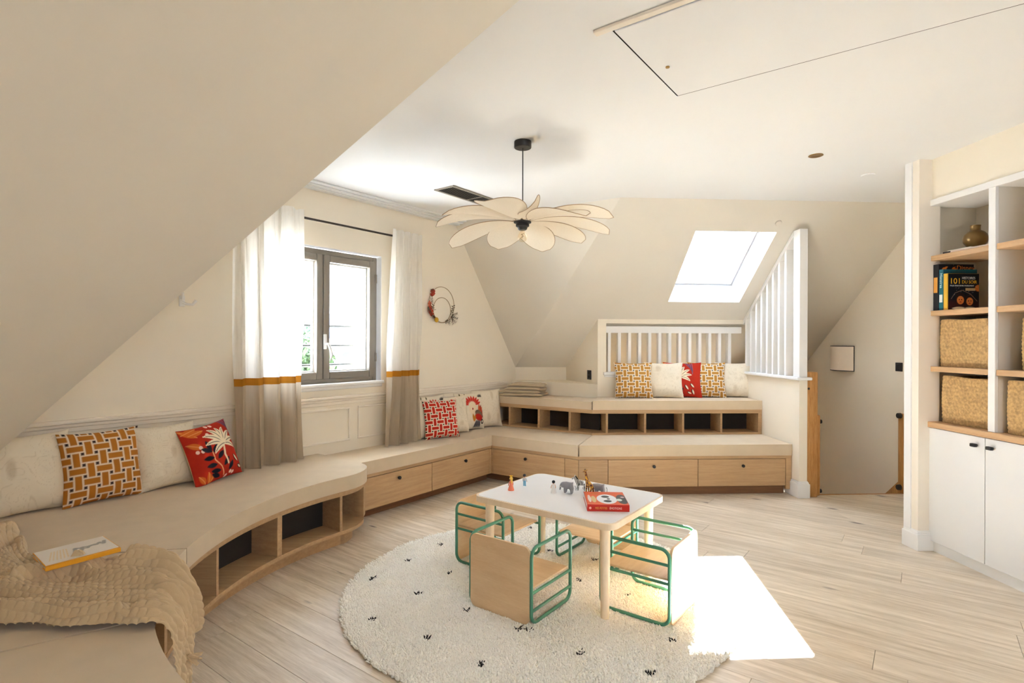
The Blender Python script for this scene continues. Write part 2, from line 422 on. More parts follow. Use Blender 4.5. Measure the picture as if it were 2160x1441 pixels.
# corner slope, back slope (with skylight), left slope and its hidden cheek
bm = bm_new(); poly3(bm, [GC, NL, HT]); struct('wall_slope_corner', bm, M_SLOPE_SHADE)
KX0, KX1, KY0, KY1 = 1.893, 2.631, 4.818, 5.537
def ps1(x, y): return pB(x, y, s1(y))
SE = 7.2
xl = NL.dot(B1)
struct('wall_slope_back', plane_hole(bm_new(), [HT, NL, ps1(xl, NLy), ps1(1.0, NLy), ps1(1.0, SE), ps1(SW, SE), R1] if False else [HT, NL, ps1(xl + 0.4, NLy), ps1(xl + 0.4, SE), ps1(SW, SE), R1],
    [[ps1(KX0, KY0), ps1(KX1, KY0), ps1(KX1, KY1), ps1(KX0, KY1)]]), M_SLOPE_SHADE)
bm = bm_new(); poly3(bm, [H0_, L0_, LB, HB]); struct('wall_slope_left', bm, M_SLOPE_SHADE)
bm = bm_new(); poly3(bm, [H0_, GT, GL, L0_]); struct('wall_slope_left_cheek', bm, M_SLOPE_SHADE)
def vwall(bm, a, b, z0, z1):
    poly3(bm, [(a.x, a.y, z0), (b.x, b.y, z0), (b.x, b.y, z1), (a.x, a.y, z1)]); return bm
bm = vwall(bm_new(), GL, L0_, -0.1, 0.80); vwall(bm, L0_, LB, -0.1, 0.80); struct('wall_knee', bm, M_WALL)
# back: niche wall, niche side wall, wall under the railing with its opening
BW = 5.75
EX = 1.216
NX = 0.985
n_r = pB(NX, NLy); n_l = Vector((NL.x, NL.y, 0)); e_ = pB(EX, BW)
bm = vwall(bm_new(), n_l, n_r, 0.0, NL.z + 0.02); struct('wall_niche_back', bm, M_WALL)
bm = bm_new(); poly3(bm, [e_ + UP * 0, n_r, n_r + UP * s1(NLy), e_ + UP * s1(BW)]); struct('wall_niche_side', bm, M_WALL)
OX0, OZ0, OZ1 = 1.305, 1.02, 1.555
HWX = 2.775
bm = plane_hole(bm_new(), [pB(EX, BW, 0), pB(HWX, BW, 0), pB(HWX, BW, OZ0), pB(OX0, BW, OZ0), pB(OX0, BW, OZ1), pB(HWX, BW, OZ1), pB(HWX, BW, s1(BW)), pB(EX, BW, s1(BW))], [])
for a, b in (((OX0, OZ0), (OX0, OZ1)), ((OX0, OZ1), (HWX, OZ1)), ((HWX, OZ0), (OX0, OZ0))):
    poly3(bm, [pB(a[0], BW, a[1]), pB(b[0], BW, b[1]), pB(b[0], BW + 0.1, b[1]), pB(a[0], BW + 0.1, a[1])])
struct('wall_back', bm, M_WALL)
# stairwell walls
bm = bm_new()
poly3(bm, [pB(SW, PIL_Y, -1.6), pB(SW, SE, -1.6), pB(SW, SE, s1(SE)), pB(SW, S1_E, CEIL), pB(SW, PIL_Y, CEIL)]); struct('wall_stair', bm, M_WALL)
bm = vwall(bm_new(), pB(EX, SB - 0.05), pB(SW, SB - 0.05), -1.6, s1(SE) + 0.05); struct('wall_stair_back', bm, M_WALL)
bm = vwall(bm_new(), pB(EX, BW + 0.1), pB(EX, SE), -1.6, 1.6); struct('wall_stair_left', bm, M_WALL)
bm = vwall(bm_new(), pB(EX - 0.3, ST + 0.005), pB(SW + 0.05, ST + 0.005), -1.6, -0.05); struct('wall_stair_front', bm, M_WALL)
bm = bm_new(); poly3(bm, [pB(EX - 0.3, ST - 0.1, -1.6), pB(SW + 0.05, ST - 0.1, -1.6), pB(SW + 0.05, SE + 0.1, -1.6), pB(EX - 0.3, SE + 0.1, -1.6)]); struct('floor_stair_bottom', bm, M_WALL)
# bookcase wall above and beyond the cabinet
BKY0, BKY1, BKZ = 2.565, 3.54, 2.295
bm = bm_new()
q = lambda y, z: pB(RW, y, z)
ry = RR.dot(B2)
poly3(bm, [q(ry, BKZ), q(PIL_Y, BKZ), q(PIL_Y, CEIL), q(ry, CEIL)])
poly3(bm, [q(ry, 0), q(BKY0, 0), q(BKY0, BKZ), q(ry, BKZ)])
struct('wall_right', bm, M_WALL)
bm = bm_new(); box(bm, 2.856, 3.0, 3.475, PIL_Y + 0.02, 0, CEIL); struct('wall_right_pillar', bm, M_TRIM, FB)
bm = bm_new(); box(bm, 2.848, 2.857, 3.53, PIL_Y + 0.028, 0.12, CEIL); struct('trim_pillar', bm, M_WHITE, FB)
bm = vwall(bm_new(), pB(2.9, PIL_Y + 0.02), pB(SW, PIL_Y + 0.02), 0, CEIL); struct('wall_landing', bm, M_WALL)
# skirting blocks
def skirt(name, x0, x1, y0, y1, h=0.13, th=0.016):
    bm = bxo(x0 - th, x1 + th, y0 - th, y1 + th, 0, h - 0.022, 0.003); box(bm, x0 - th * 0.62, x1 + th * 0.62, y0 - th * 0.62, y1 + th * 0.62, h - 0.024, h - 0.008, 0.003); box(bm, x0 - th * .3, x1 + th * .3, y0 - th * .3, y1 + th * .3, h - 0.01, h, 0.002)
    return struct(name, bm, M_WHITE, FB)
skirt('baseboard_pillar', 2.856, 2.94, 3.475, PIL_Y + 0.02)
# rear wall (behind the camera) with an unglazed opening added for fill light
RO0, RO1, RZ0, RZ1 = 1.5, 2.7, 1.75, 2.4
bm = plane_hole(bm_new(), [(LB.x, REAR, 0), (RR.x, REAR, 0), (RR.x, REAR, CEIL), (HB.x, REAR, CEIL), (LB.x, REAR, 0.8)],
                [[(RO0, REAR, RZ0), (RO1, REAR, RZ0), (RO1, REAR, RZ1), (RO0, REAR, RZ1)]])
struct('wall_rear', bm, M_WALL)
portal('fill_rear', Vector(((RO0 + RO1) / 2, REAR - 0.02, (RZ0 + RZ1) / 2)), (0, 1, 0), RO1 - RO0, RZ1 - RZ0)
portal('daylight_window', pA(GW - D - 0.01, (WX0 + WX1) / 2, (WZ0 + WZ1) / 2), A2, WX1 - WX0, WZ1 - WZ0)

# skylight: splayed-free shaft, sash, glass
t = thing('window_2', kind='structure', M=FB, loc=((KX0 + KX1) / 2, (KY0 + KY1) / 2, s1((KY0 + KY1) / 2)))
sn = (B2 * S1_K + UP).normalized()
DEP = 0.24
bm = bm_new()
ring = [ps1(KX0, KY0), ps1(KX1, KY0), ps1(KX1, KY1), ps1(KX0, KY1)]
for i in range(4):
    a, b = ring[i], ring[(i + 1) % 4]
    poly3(bm, [a, b, b + sn * DEP, a + sn * DEP])
obj('shaft', bm, M_WHITE, t, I4, smooth=False)
sx = B1; sy = (B2 - UP * S1_K).normalized()
LX = KX1 - KX0; LY = (ring[3] - ring[0]).length
SKM = Matrix((sx, sy, sn)).transposed().to_4x4(); SKM.translation = ring[0] + sn * DEP
def ringframe(x0, x1, y0, y1, wd, z0, z1, bev=0.004):
    bm = bxo(x0, x0 + wd, y0, y1, z0, z1, bev); box(bm, x1 - wd, x1, y0, y1, z0, z1, bev)
    box(bm, x0 + wd, x1 - wd, y0, y0 + wd, z0, z1, bev); box(bm, x0 + wd, x1 - wd, y1 - wd, y1, z0, z1, bev); return bm
obj('outer_frame', ringframe(-0.02, LX + 0.02, -0.02, LY + 0.02, 0.045, -0.03, 0.06), M_WHITE, t, SKM)
obj('sash', ringframe(0.028, LX - 0.028, 0.028, LY - 0.028, 0.055, -0.012, 0.05), M_WHITE, t, SKM)
obj('pane', bxo(0.06, LX - 0.06, 0.06, LY - 0.06, 0.02, 0.026), M_GLASS, t, SKM)
obj('gasket', ringframe(0.083, LX - 0.083, 0.083, LY - 0.083, 0.004, -0.014, 0.018, 0), plain('grey_gasket', (0.42, 0.42, 0.42), 0.7), t, SKM, label='grey rubber seal')
obj('gasket', ringframe(0.0245, LX - 0.0245, 0.0245, LY - 0.0245, 0.0035, -0.031, 0.0, 0), MATS['grey_gasket'], t, SKM, label='grey rubber seal')
# roof skin outside the shaft
bm = plane_hole(bm_new(), [p + sn * (DEP + 0.02) for p in (ps1(1.45, S1_E - 0.3), ps1(4.2, S1_E - 0.3), ps1(4.2, 7.4), ps1(1.45, 7.4))], [[p + sn * (DEP + 0.02) for p in ring]])
struct('wall_slope_back_outside', bm, M_WALL)
portal('daylight_skylight', (ring[0] + ring[2]) / 2 + sn * (DEP + 0.08), -sn, LX, LY, sy)

# floor: subfloor slab and oak boards (boards run square to the window wall)
bm = bm_new()
prism(bm, [(p.dot(A2), p.dot(A1)) for p in (pA(-3.85, -0.2), pA(-3.85, 5.4), pB(1.0, 6.5), pB(1.3, 4.9), pB(2.8, 4.9), pB(2.8, ST), pB(SW, ST), pB(SW, PIL_Y), pB(3.05, PIL_Y), Vector((3.1, REAR, 0)), Vector((-1.6, REAR, 0)))], -0.12, -0.016)
floor = struct('floor', bm, M_SUBFLOOR, FA)
FLM = FA
RWID = 0.182
random.seed(11)
for r in range(0, 41):
    y0 = -0.72 + r * RWID
    x = -3.75 + random.uniform(-1.6, -0.1)
    while x < 5.2:
        ln = random.choice((1.5, 1.75, 1.9, 2.05)); xa, xb = x, x + ln; x = xb
        corners = [pA(px, py) for px in (xa, xb) for py in (y0, y0 + RWID)]
        b1s = [c.dot(B1) for c in corners]; b2s = [c.dot(B2) for c in corners]
        if max(c.y for c in corners) < 0.5 or min(b1s) > 3.85 or max(b1s) < -3.9: continue
        if min(b2s) > 6.2 or xb < GW: continue
        if min(b1s) > 2.97 and max(b2s) < PIL_Y: continue
        cen = pA((xa + xb) / 2, y0 + RWID / 2)
        if min(b2s) > ST and cen.dot(B1) > 0.9: continue
        if (cen - Vector((0.19, 2.634, 0))).length > 2.9 and cen.x < -0.5 and max(b2s) < 3.5: continue
        halves = ((-9, 2.84), (2.84, 9)) if min(b1s) < 2.84 < max(b1s) and max(b2s) > ST - 0.01 else ((-9, 9),)
        for lo, hi in halves:
            bm = bxo(max(xa, GW) + 0.0008, min(xb, 5.4) - 0.0008, y0 + 0.0008, y0 + RWID - 0.0008, -0.016, 0.0, 0.001)
            def cut(n, k):
                nA = FA.inverted().to_3x3() @ n
                bmesh.ops.bisect_plane(bm, geom=bm.verts[:] + bm.edges[:] + bm.faces[:], plane_co=nA * (k / nA.length_squared), plane_no=nA, clear_outer=True)
                es = [e for e in bm.edges if e.is_boundary]
                if es: bmesh.ops.holes_fill(bm, edges=es)
            if hi < 9: cut(B1, hi)
            if lo > -9 and len(bm.verts): cut(-B1, -lo)
            right = lo > 0 or min(b1s) >= 2.84
            if max(b1s) > 1.3 and max(b2s) > ST and len(bm.verts): cut(B2, ST if right else 4.89)
            if len(bm.verts) and max(b1s) > SW: cut(B1, SW)
            if len(bm.verts) < 6: bm.free(); continue
            obj('plank', bm, M_FLOOR, floor, FA, smooth=False)
obj('stair_nosing', bxo(2.86, SW, ST - 0.008, ST + 0.03, -0.05, 0.001, 0.006, 2), M_POST, floor, FB)

# chair rail, wainscot mouldings, sill, cornice on the window wall
bm = bxo(GW, GW + 0.028, 0.6, 5.02, 0.888, 0.912, 0.006, 2); box(bm, GW, GW + 0.016, 0.6, 5.02, 0.868, 0.888, 0.004); box(bm, GW, GW + 0.010, 0.6, 5.02, 0.842, 0.868, 0.003)
struct('trim_chair_rail', bm, M_TRIM, FA)
bm = bm_new()
for y0, y1 in ((1.04, 1.90), (2.0, 2.878), (2.957, 3.84), (3.92, 4.8)):
    for a in ((y0, y1, 0.540, 0.556), (y0, y1, 0.800, 0.816), (y0, y0 + 0.016, 0.556, 0.800), (y1 - 0.016, y1, 0.556, 0.800)):
        box(bm, GW, GW + 0.011, *a, 0.004, 2)
struct('trim_wainscot', bm, M_TRIM, FA)
bm = bxo(GW - 0.10, GW + 0.035, WX0 - 0.02, WX1 + 0.012, WZ0 - 0.004, WZ0 + 0.022, 0.008, 3); box(bm, GW, GW + 0.012, WX0 - 0.01, WX1 + 0.005, WZ0 - 0.03, WZ0 - 0.004, 0.003)
struct('trim_window_sill', bm, M_WHITE, FA)
bm = bm_new()
for i in range(3):
    w0 = 0.15 - 0.045 * i
    box(bm, GW, GW + w0, 1.3, 4.16, CEIL - 0.012 * (i + 1), CEIL - 0.012 * i, 0.004, 2)
struct('trim_cornice', bm, M_CEIL, FA)

# window_1: taupe two-leaf casement
t = thing('window_1', kind='structure', M=FA, loc=(GW - 0.06, 2.645, 1.02))
FX0, FX1 = GW - 0.115, GW - 0.045
def vframe(y0, y1, z0, z1, wd, x0, x1, bev=0.006):
    bm = bxo(x0, x1, y0, y0 + wd, z0, z1, bev, 2); box(bm, x0, x1, y1 - wd, y1, z0, z1, bev, 2)
    box(bm, x0, x1, y0 + wd, y1 - wd, z0, z0 + wd, bev, 2); box(bm, x0, x1, y0 + wd, y1 - wd, z1 - wd, z1, bev, 2); return bm
obj('frame', vframe(2.095, 3.192, 1.016, 2.085, 0.045, FX0, FX1), M_FRAME, t, FA)
for (y0, y1) in ((2.13, 2.642), (2.648, 3.16)):
    s = obj('casement', vframe(y0, y1, 1.05, 2.045, 0.058, FX0 + 0.01, FX1 + 0.016, 0.009), M_FRAME, t, FA)
    obj('pane', bxo(FX0 + 0.03, FX0 + 0.034, y0 + 0.056, y1 - 0.056, 1.106, 1.989), M_GLASS, s, FA)
    obj('glazing_bead', vframe(y0 + 0.056, y1 - 0.056, 1.106, 1.989, 0.014, FX0 + 0.02, FX0 + 0.045, 0.004), M_WHITE, s, FA, label='white glazing bead')
hd = obj('handle', bxo(FX1 + 0.016, FX1 + 0.026, 2.642, 2.672, 1.29, 1.41, 0.005, 2), M_WHITE, t, FA, label='white metal handle')
obj('lever', tube(bm_new(), [(FX1 + 0.026, 2.657, 1.33), (FX1 + 0.062, 2.657, 1.335), (FX1 + 0.07, 2.665, 1.31), (FX1 + 0.066, 2.69, 1.25), (FX1 + 0.056, 2.68, 1.20)], [0.009, 0.009, 0.011, 0.010, 0.006], 10), M_WHITE, hd, FA)
for z in (1.18, 1.86):
    obj('hinge', tube(bm_new(), [(FX1 + 0.02, 3.168, z), (FX1 + 0.02, 3.168, z + 0.075)], 0.008, 8), M_FRAME, t, FA)

# ================================================================== HALF WALL, RAILINGS, NEWEL
HW0, HW1 = HWX, HWX + 0.075
bm = bxo(HW0, HW1, 4.70, SE - 0.4, -1.4, 1.03, 0.002); struct('wall_half', bm, M_WALL, FB)
skirt('baseboard_half_wall', HW0, HW1, 4.70, 4.95, 0.145, 0.018)
bm = bxo(HW0 - 0.03, HW1 + 0.03, 4.675, BW + 0.12, 1.03, 1.056, 0.006, 2)
box(bm, OX0 - 0.03, HW0, BW - 0.03, BW + 0.12, 1.012, 1.045, 0.006, 2); box(bm, OX0 - 0.02, HW0, BW - 0.012, BW, 0.992, 1.012, 0.003)
struct('trim_half_wall_cap', bm, M_WHITE, FB)
t = thing('stair_railing', 'white slatted railing rising from the half wall up to the sloping roof', 'railing', FB, (HW0 + 0.037, 4.75, 1.056))
obj('post', bxo(HW0 + 0.001, HW1 - 0.001, 4.70, 4.80, 1.056, s1(4.80) - 0.004, 0.003), M_WHITE, t, FB)
for y in (4.936, 5.048, 5.156, 5.265, 5.373, 5.478, 5.588, 5.691):
    obj('baluster', bxo(HW0 + 0.003, HW1 - 0.003, y - 0.015, y + 0.015, 1.056, s1(y + 0.015) - 0.03, 0.002), M_WHITE, t, FB)
bm = bm_new()
pts = [(4.80, s1(4.80) - 0.002), (BW - 0.002, s1(BW) - 0.002), (BW - 0.002, s1(BW) - 0.05), (4.80, s1(4.80) - 0.05)]
vl = [bm.verts.new((x, y, z)) for x in (HW0, HW1) for y, z in pts]
for f in ((0, 1, 2, 3), (7, 6, 5, 4), (0, 4, 5, 1), (1, 5, 6, 2), (2, 6, 7, 3), (3, 7, 4, 0)): bm.faces.new([vl[i] for i in f])
obj('top_rail', bm, M_WHITE, t, FB, smooth=False)
t = thing('window_railing', 'low white railing of upright slats set in the back wall opening behind the cushions', 'railing', FB, ((OX0 + HW0) / 2, BW + 0.06, 1.045))
obj('top_rail', bxo(OX0, HW0, BW + 0.03, BW + 0.09, 1.455, 1.527, 0.003), M_WHITE, t, FB)
for k in range(14):
    x = 1.345 + 0.1082 * k
    if x > HW0 - 0.03: break
    obj('baluster', bxo(x - 0.016, x + 0.016, BW + 0.025, BW + 0.095, 1.045, 1.457, 0.002), M_WHITE, t, FB)
t = thing('newel_post', 'square golden oak newel post at the top of the stairs', 'post', FB, (2.90, 4.77, 0))
obj('shaft', bxo(HW1 + 0.001, 2.955, 4.715, 4.82, 0, 1.10, 0.008, 2), M_POST, t, FB)
obj('gate_batten', bxo(2.956, 2.993, 4.735, 4.80, 0.005, 0.72, 0.012, 3), M_POST, t, FB, label='narrow oak batten screwed to the post')
for z in (0.66, 0.045):
    obj('gate_hinge', lathe(bm_new(), [(0, 0), (0.018, 0.0), (0.018, 0.02), (0, 0.03)], 14).__class__ and tube(bm_new(), [(2.994, 4.76, z), (3.012, 4.76, z)], [0.02, 0.018], 14), M_BLACK, t, FB, label='black gate bracket')
obj('knot', ball(bm_new(), (2.87, 4.714, 0.955), 0.011, 2, (1, 0.15, 1)), M_DARK, t, FB, label='dark knot in the oak')
t = thing('stair_gate_jamb', 'oak gate strip with black brackets on the stair wall by the pillar', 'gate post', FB, (SW - 0.02, 4.83, 0.0))
obj('strip', bxo(SW - 0.03, SW - 0.0005, 4.80, 4.86, 0.0, 0.72, 0.006, 2), M_POST, t, FB)
for z in (0.70, 0.05):
    obj('gate_hinge', tube(bm_new(), [(SW - 0.031, 4.83, z), (SW - 0.055, 4.83, z)], [0.026, 0.024], 14), M_BLACK, t, FB, label='black gate bracket')
# stair treads and stringer
t = thing('staircase', 'oak stair flight going down behind the floor edge', 'stairs', FB, (3.3, 5.0, -0.2))
bm = bm_new(); 
pts = [(4.80, 0.15), (4.80, -0.2), (6.9, -2.2), (6.9, -1.85)]
vl = [bm.verts.new((x, y, z)) for x in (SW - 0.028, SW - 0.0005) for y, z in pts]
for f in ((0, 1, 2, 3), (7, 6, 5, 4), (0, 4, 5, 1), (1, 5, 6, 2), (2, 6, 7, 3), (3, 7, 4, 0)): bm.faces.new([vl[i] for i in f])
obj('stringer', bm, M_POST, t, FB, smooth=False)
for k in range(6):
    obj('tread', bxo(HW1 + 0.002, SW - 0.03, ST + 0.03 + 0.24 * k, ST + 0.29 + 0.24 * k, -0.215 - 0.19 * k, -0.185 - 0.19 * k, 0.004), M_POST, t, FB)

# ================================================================== BENCHES
KN = {}
def knob(parent, c, n, M):
    """small black square-headed knob, axis n (2D)"""
    bm = bm_new(); x, y, z = c; nx, ny = n
    tube(bm, [(x, y, z), (x + nx * 0.012, y + ny * 0.012, z)], 0.006, 8)
    tube(bm, [(x + nx * 0.010, y + ny * 0.010, z), (x + nx * 0.013, y + ny * 0.013, z), (x + nx * 0.024, y + ny * 0.024, z), (x + nx * 0.026, y + ny * 0.026, z)], [0.011, 0.014, 0.014, 0.012], 10)
    return obj('knob', bm, M_BLACK, parent, M, label='black knob')
DF = -3.356; SEAT_Z = 0.452; TOPZ = 0.325; CB = 0.353
OF = 4.37; BF = 4.81
LC1 = isect(A2, DF, O2, OF); LC2 = isect(O2, OF, B2, BF)
UO, UB = 4.93, 5.34
UC2 = isect(O2, UO, B2, UB); UC1 = isect(A2, GW, O2, UO)
UBK = 5.32
V2 = lambda v: (v.x, v.y)
def cushion(poly, z0, z1, label, bev=0.034, mat=M_SEAT, group=None):
    o = obj('seat_cushion', prism(bm_new(), poly, z0, z1, bev, 5, 25), mat, None, I4, True, 50, label=label, cat='cushion', group=group)
    return o
def shrink(poly, d):
    c = sum((Vector((*p, 0)) for p in poly), Vector()) / len(poly)
    return [tuple((Vector((*p, 0)) + (c - Vector((*p, 0))).normalized() * d)[:2]) for p in poly]
# 1 bench below the window, two drawers
y_end = 2.58
t = thing('window_bench', 'low oak drawer bench below the window along the left wall', 'bench', FA, (-3.55, 3.4, 0))
obj('top_rail', bxo(GW, DF, y_end, 4.195, TOPZ, CB, 0.002), M_OAK_Y, t, FA)
obj('carcass', bxo(GW + 0.02, DF - 0.03, y_end, 4.19, 0.08, TOPZ), M_OAK_SHADE, t, FA)
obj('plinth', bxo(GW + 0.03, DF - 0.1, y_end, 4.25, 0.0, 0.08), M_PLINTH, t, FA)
for y0, y1, yk in ((2.60, 3.39, 3.01), (3.394, 4.165, 3.806)):
    d = obj('drawer_front', bxo(DF - 0.022, DF, y0, y1 - 0.002, 0.082, TOPZ - 0.004, 0.0015), M_OAK_Y, t, FA)
    knob(d, (DF, yk, 0.27), (1, 0), FA)
obj('corner_stile', bxo(DF - 0.022, DF, 4.167, 4.197, 0.082, TOPZ - 0.004, 0.001), M_OAK_Y, t, FA)
w = lambda v, M: tuple((M.inverted() @ Vector((v.x, v.y, 0)))[:2])
cushion([V2(pA(GW + 0.004, y_end)), V2(pA(DF + 0.012, y_end)), V2(pA(DF + 0.012, 4.20)), V2(pA(GW + 0.004, 4.20))], CB, SEAT_Z, 'long beige seat cushion on the drawer bench below the window')
# 2 oblique corner bench
t = thing('corner_bench', 'oak drawer bench set obliquely in the corner between window bench and stair bench', 'bench', FO, (-2.65, 4.6, 0))
lc1 = LC1.dot(O1); lc2 = LC2.dot(O1)
wO = FO.inverted()
def toO(v): q_ = wO @ Vector((v.x, v.y, 0)); return (q_.x, q_.y)
poly = [toO(p) for p in (LC1, LC2, UC2, UC1, pA(GW, 4.2))]
obj('top_rail', prism(bm_new(), poly, TOPZ, CB, 0.002, 1), M_OAK_X, t, FO)
inner = [toO(p) for p in (LC1 + O2 * 0.03 + O1 * 0.03, LC2 + O2 * 0.03, UC2, UC1, pA(GW + .01, 4.25))]
obj('carcass', prism(bm_new(), inner, 0.08, TOPZ), M_OAK_SHADE, t, FO)
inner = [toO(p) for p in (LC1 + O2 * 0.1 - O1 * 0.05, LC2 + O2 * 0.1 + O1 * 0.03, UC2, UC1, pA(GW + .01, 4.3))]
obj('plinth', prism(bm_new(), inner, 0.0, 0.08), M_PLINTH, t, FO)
d = obj('drawer_front', bxo(lc1 + 0.022, -2.322, OF, OF + 0.022, 0.082, TOPZ - 0.004, 0.0015), M_OAK_X, t, FO); knob(d, (-2.723, OF, 0.27), (0, -1), FO)
obj('corner_stile', bxo(lc1 - 0.002, lc1 + 0.02, OF, OF + 0.022, 0.082, TOPZ - 0.004, 0.001), M_OAK_X, t, FO)
obj('end_panel', bxo(-2.318, lc2 - 0.004, OF, OF + 0.022, 0.082, TOPZ - 0.004, 0.0015), M_OAK_X, t, FO)
lb2 = LC2.dot(B1)
cushion([V2(LC1 - O2 * 0.012 + A1 * 0.006), V2(LC2 - O2 * 0.012 - O1 * 0.002), V2(UC2 - O1 * 0.004), V2(UC1 + O1 * 0.002), V2(pA(GW + 0.004, 4.207))], CB, SEAT_Z, 'beige seat cushion on the lower corner bench, between the two long low cushions')
# 3 bench in front of the stairs
t = thing('stair_bench', 'oak drawer bench with two drawers against the white half wall', 'bench', FB, (1.9, 5.1, 0))
obj('top_rail', prism(bm_new(), [(lb2, BF), (HWX - 0.002, BF), (HWX - 0.002, UB), (UC2.dot(B1), UB)], TOPZ, CB, 0.002, 1), M_OAK_X, t, FB)
obj('carcass', prism(bm_new(), [(lb2 + 0.05, BF + 0.03), (HWX - 0.03, BF + 0.03), (HWX - 0.03, UB), (1.1, UB)], 0.08, TOPZ), M_OAK_SHADE, t, FB)
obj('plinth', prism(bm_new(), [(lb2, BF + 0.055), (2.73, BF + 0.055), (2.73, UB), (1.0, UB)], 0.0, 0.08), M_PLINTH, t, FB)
obj('end_panel', bxo(lb2 + 0.002, 1.112, BF, BF + 0.022, 0.082, TOPZ - 0.004, 0.0015), M_OAK_X, t, FB)
for x0, x1, xk in ((1.116, 1.917, 1.519), (1.921, 2.716, 2.322)):
    d = obj('drawer_front', bxo(x0, x1, BF, BF + 0.022, 0.082, TOPZ - 0.004, 0.0015), M_OAK_X, t, FB); knob(d, (xk, BF, 0.263), (0, -1), FB)
obj('side_stile', bxo(2.72, HWX - 0.003, BF - 0.001, BF + 0.03, 0.05, TOPZ, 0.001), M_OAK_X, t, FB)
cushion([V2(LC2 - B2 * 0.012 + B1 * 0.004), V2(pB(HWX - 0.004, BF - 0.012)), V2(pB(HWX - 0.004, UB - 0.003)), V2(UC2 + B1 * 0.004 - B2 * 0.003)], CB, SEAT_Z, 'long beige seat cushion on the lower bench beside the half wall')

# upper tier: open cubbies
U0, U1, U2, U3 = 0.452, 0.470, 0.660, 0.697
UT = 0.785
ux2 = UC2.dot(B1)
t = thing('cubby_bench', 'raised oak bench with five open cubbies in front of the stair railing', 'bench', FB, (1.95, 5.5, 0.353))
obj('base_board', prism(bm_new(), [(ux2, UB), (HWX - 0.003, UB), (HWX - 0.003, BW), (EX, BW)], U0 - 0.02, U1, 0.001, 1), M_OAK_X, t, FB)
obj('top_board', prism(bm_new(), [(ux2, UB), (HWX - 0.003, UB), (HWX - 0.003, BW), (EX, BW)], U2, U3, 0.001, 1), M_OAK_X, t, FB)
for x, wd in ((1.223, 0.022), (1.602, 0.02), (1.981, 0.02), (2.364, 0.02)):
    obj('divider', bxo(x - wd / 2, x + wd / 2, UB + 0.003, BW - 0.03, U1, U2, 0.001), M_OAK_X, t, FB)
obj('end_panel', bxo(2.735, HWX - 0.003, UB, BW, U1, U2, 0.001), M_OAK_X, t, FB)
obj('back_panel', bxo(1.235, 2.735, UB + 0.24, UB + 0.25, U1, U2), M_DARK, t, FB)  # near-black sheet set forward, stands for the shade inside the cubbies
cushion([V2(UC2 - B2 * 0.008 + B1 * 0.003), V2(pB(HWX - 0.004, UB - 0.008)), V2(pB(HWX - 0.004, BW - 0.004)), V2(pB(EX + 0.004, BW - 0.004))], U3, UT, 'long beige seat cushion on the raised cubby bench under the printed pillows', 0.03)
t = thing('corner_cubby_bench', 'raised oak bench with open cubbies set obliquely in the corner', 'bench', FO, (-2.9, 5.1, 0.353))
ub_l = toO(UC1); ub_r = toO(UC2); bk_l = toO(isect(A2, GW, O2, UBK)); bk_r = toO(e_)
P_ = [ub_l, ub_r, bk_r, (bk_r[0] - 0.02, UBK), bk_l]
obj('base_board', prism(bm_new(), P_, U0 - 0.02, U1, 0.001, 1), M_OAK_X, t, FO)
obj('top_board', prism(bm_new(), P_, U2, U3, 0.001, 1), M_OAK_X, t, FO)
for x in (-3.285, -2.924, -2.566):
    obj('divider', bxo(x - 0.012, x + 0.012, UO + 0.003, UBK - 0.03, U1, U2, 0.001), M_OAK_X, t, FO)
obj('back_panel', bxo(ub_l[0] + 0.16, ub_r[0] - 0.02, UO + 0.22, UO + 0.23, U1, U2), M_DARK, t, FO)  # dark sheet paints the unlit depth of the corner cubbies
cushion([V2(UC1 + O1 * 0.004 - O2 * 0.008), V2(UC2 - O2 * 0.008 - O1 * 0.003), V2(e_ - B1 * 0.004), V2(pO(bk_r[0] - 0.02, UBK - 0.003)), V2(pO(bk_l[0] + 0.004, UBK - 0.003))], U3, UT - 0.012, 'beige seat cushion on the raised corner bench under the folded blanket', 0.03)
# ledge behind the corner cushion
lg = [toO(p) for p in (isect(A2, GW, O2, UBK), e_, n_r, Vector((NL.x, NL.y, 0)))]
lg[1] = (lg[1][0], lg[1][1]);
struct('wall_niche_ledge', prism(bm_new(), [lg[0], (lg[1][0], lg[1][1] - 0.001), lg[2], lg[3]], 0.3, 0.915, 0.004, 2), M_WALL, FO)

# curved bench
CC = Vector((0.19, 2.634, 0))
def pc(r, a): return CC + Vector((math.cos(math.radians(a)), math.sin(math.radians(a)), 0)) * r
back_line = [pA(GW, 2.575), GL.copy(), L0_.copy(), along(L0_, ND, 0.0)]
for b in back_line: b.z = 0
def ray_back(a):
    d = Vector((math.cos(math.radians(a)), math.sin(math.radians(a)), 0)); best = None
    for p, q_ in zip(back_line, back_line[1:]):
        e = q_ - p; den = d.x * e.y - d.y * e.x
        if abs(den) < 1e-9: continue
        s_ = ((p.x - CC.x) * e.y - (p.y - CC.y) * e.x) / den; u_ = ((p.x - CC.x) * d.y - (p.y - CC.y) * d.x) / den
        if s_ > 0 and -1e-6 <= u_ <= 1 + 1e-6 and (best is None or s_ < best): best = s_
    return best
A_END = 247.0
tipA = 134.6
def band(r0, a0, a1, n, back=None, inset=0.0):
    """plan of a bench band: front arc from a0 to a1, back along the walls (or an arc)"""
    fr = [pc(r0, a0 + (a1 - a0) * k / n) for k in range(n + 1)]
    if back is not None: bk = [pc(back, a0 + (a1 - a0) * k / n) for k in range(n + 1)]
    else: bk = [pc((ray_back(a0 + (a1 - a0) * k / n) or 2.3) - inset, a0 + (a1 - a0) * k / n) for k in range(n + 1)]
    return fr, bk
def band_poly(*a, **k):
    fr, bk = band(*a, **k); return [V2(p) for p in fr] + [V2(p) for p in bk[::-1]]
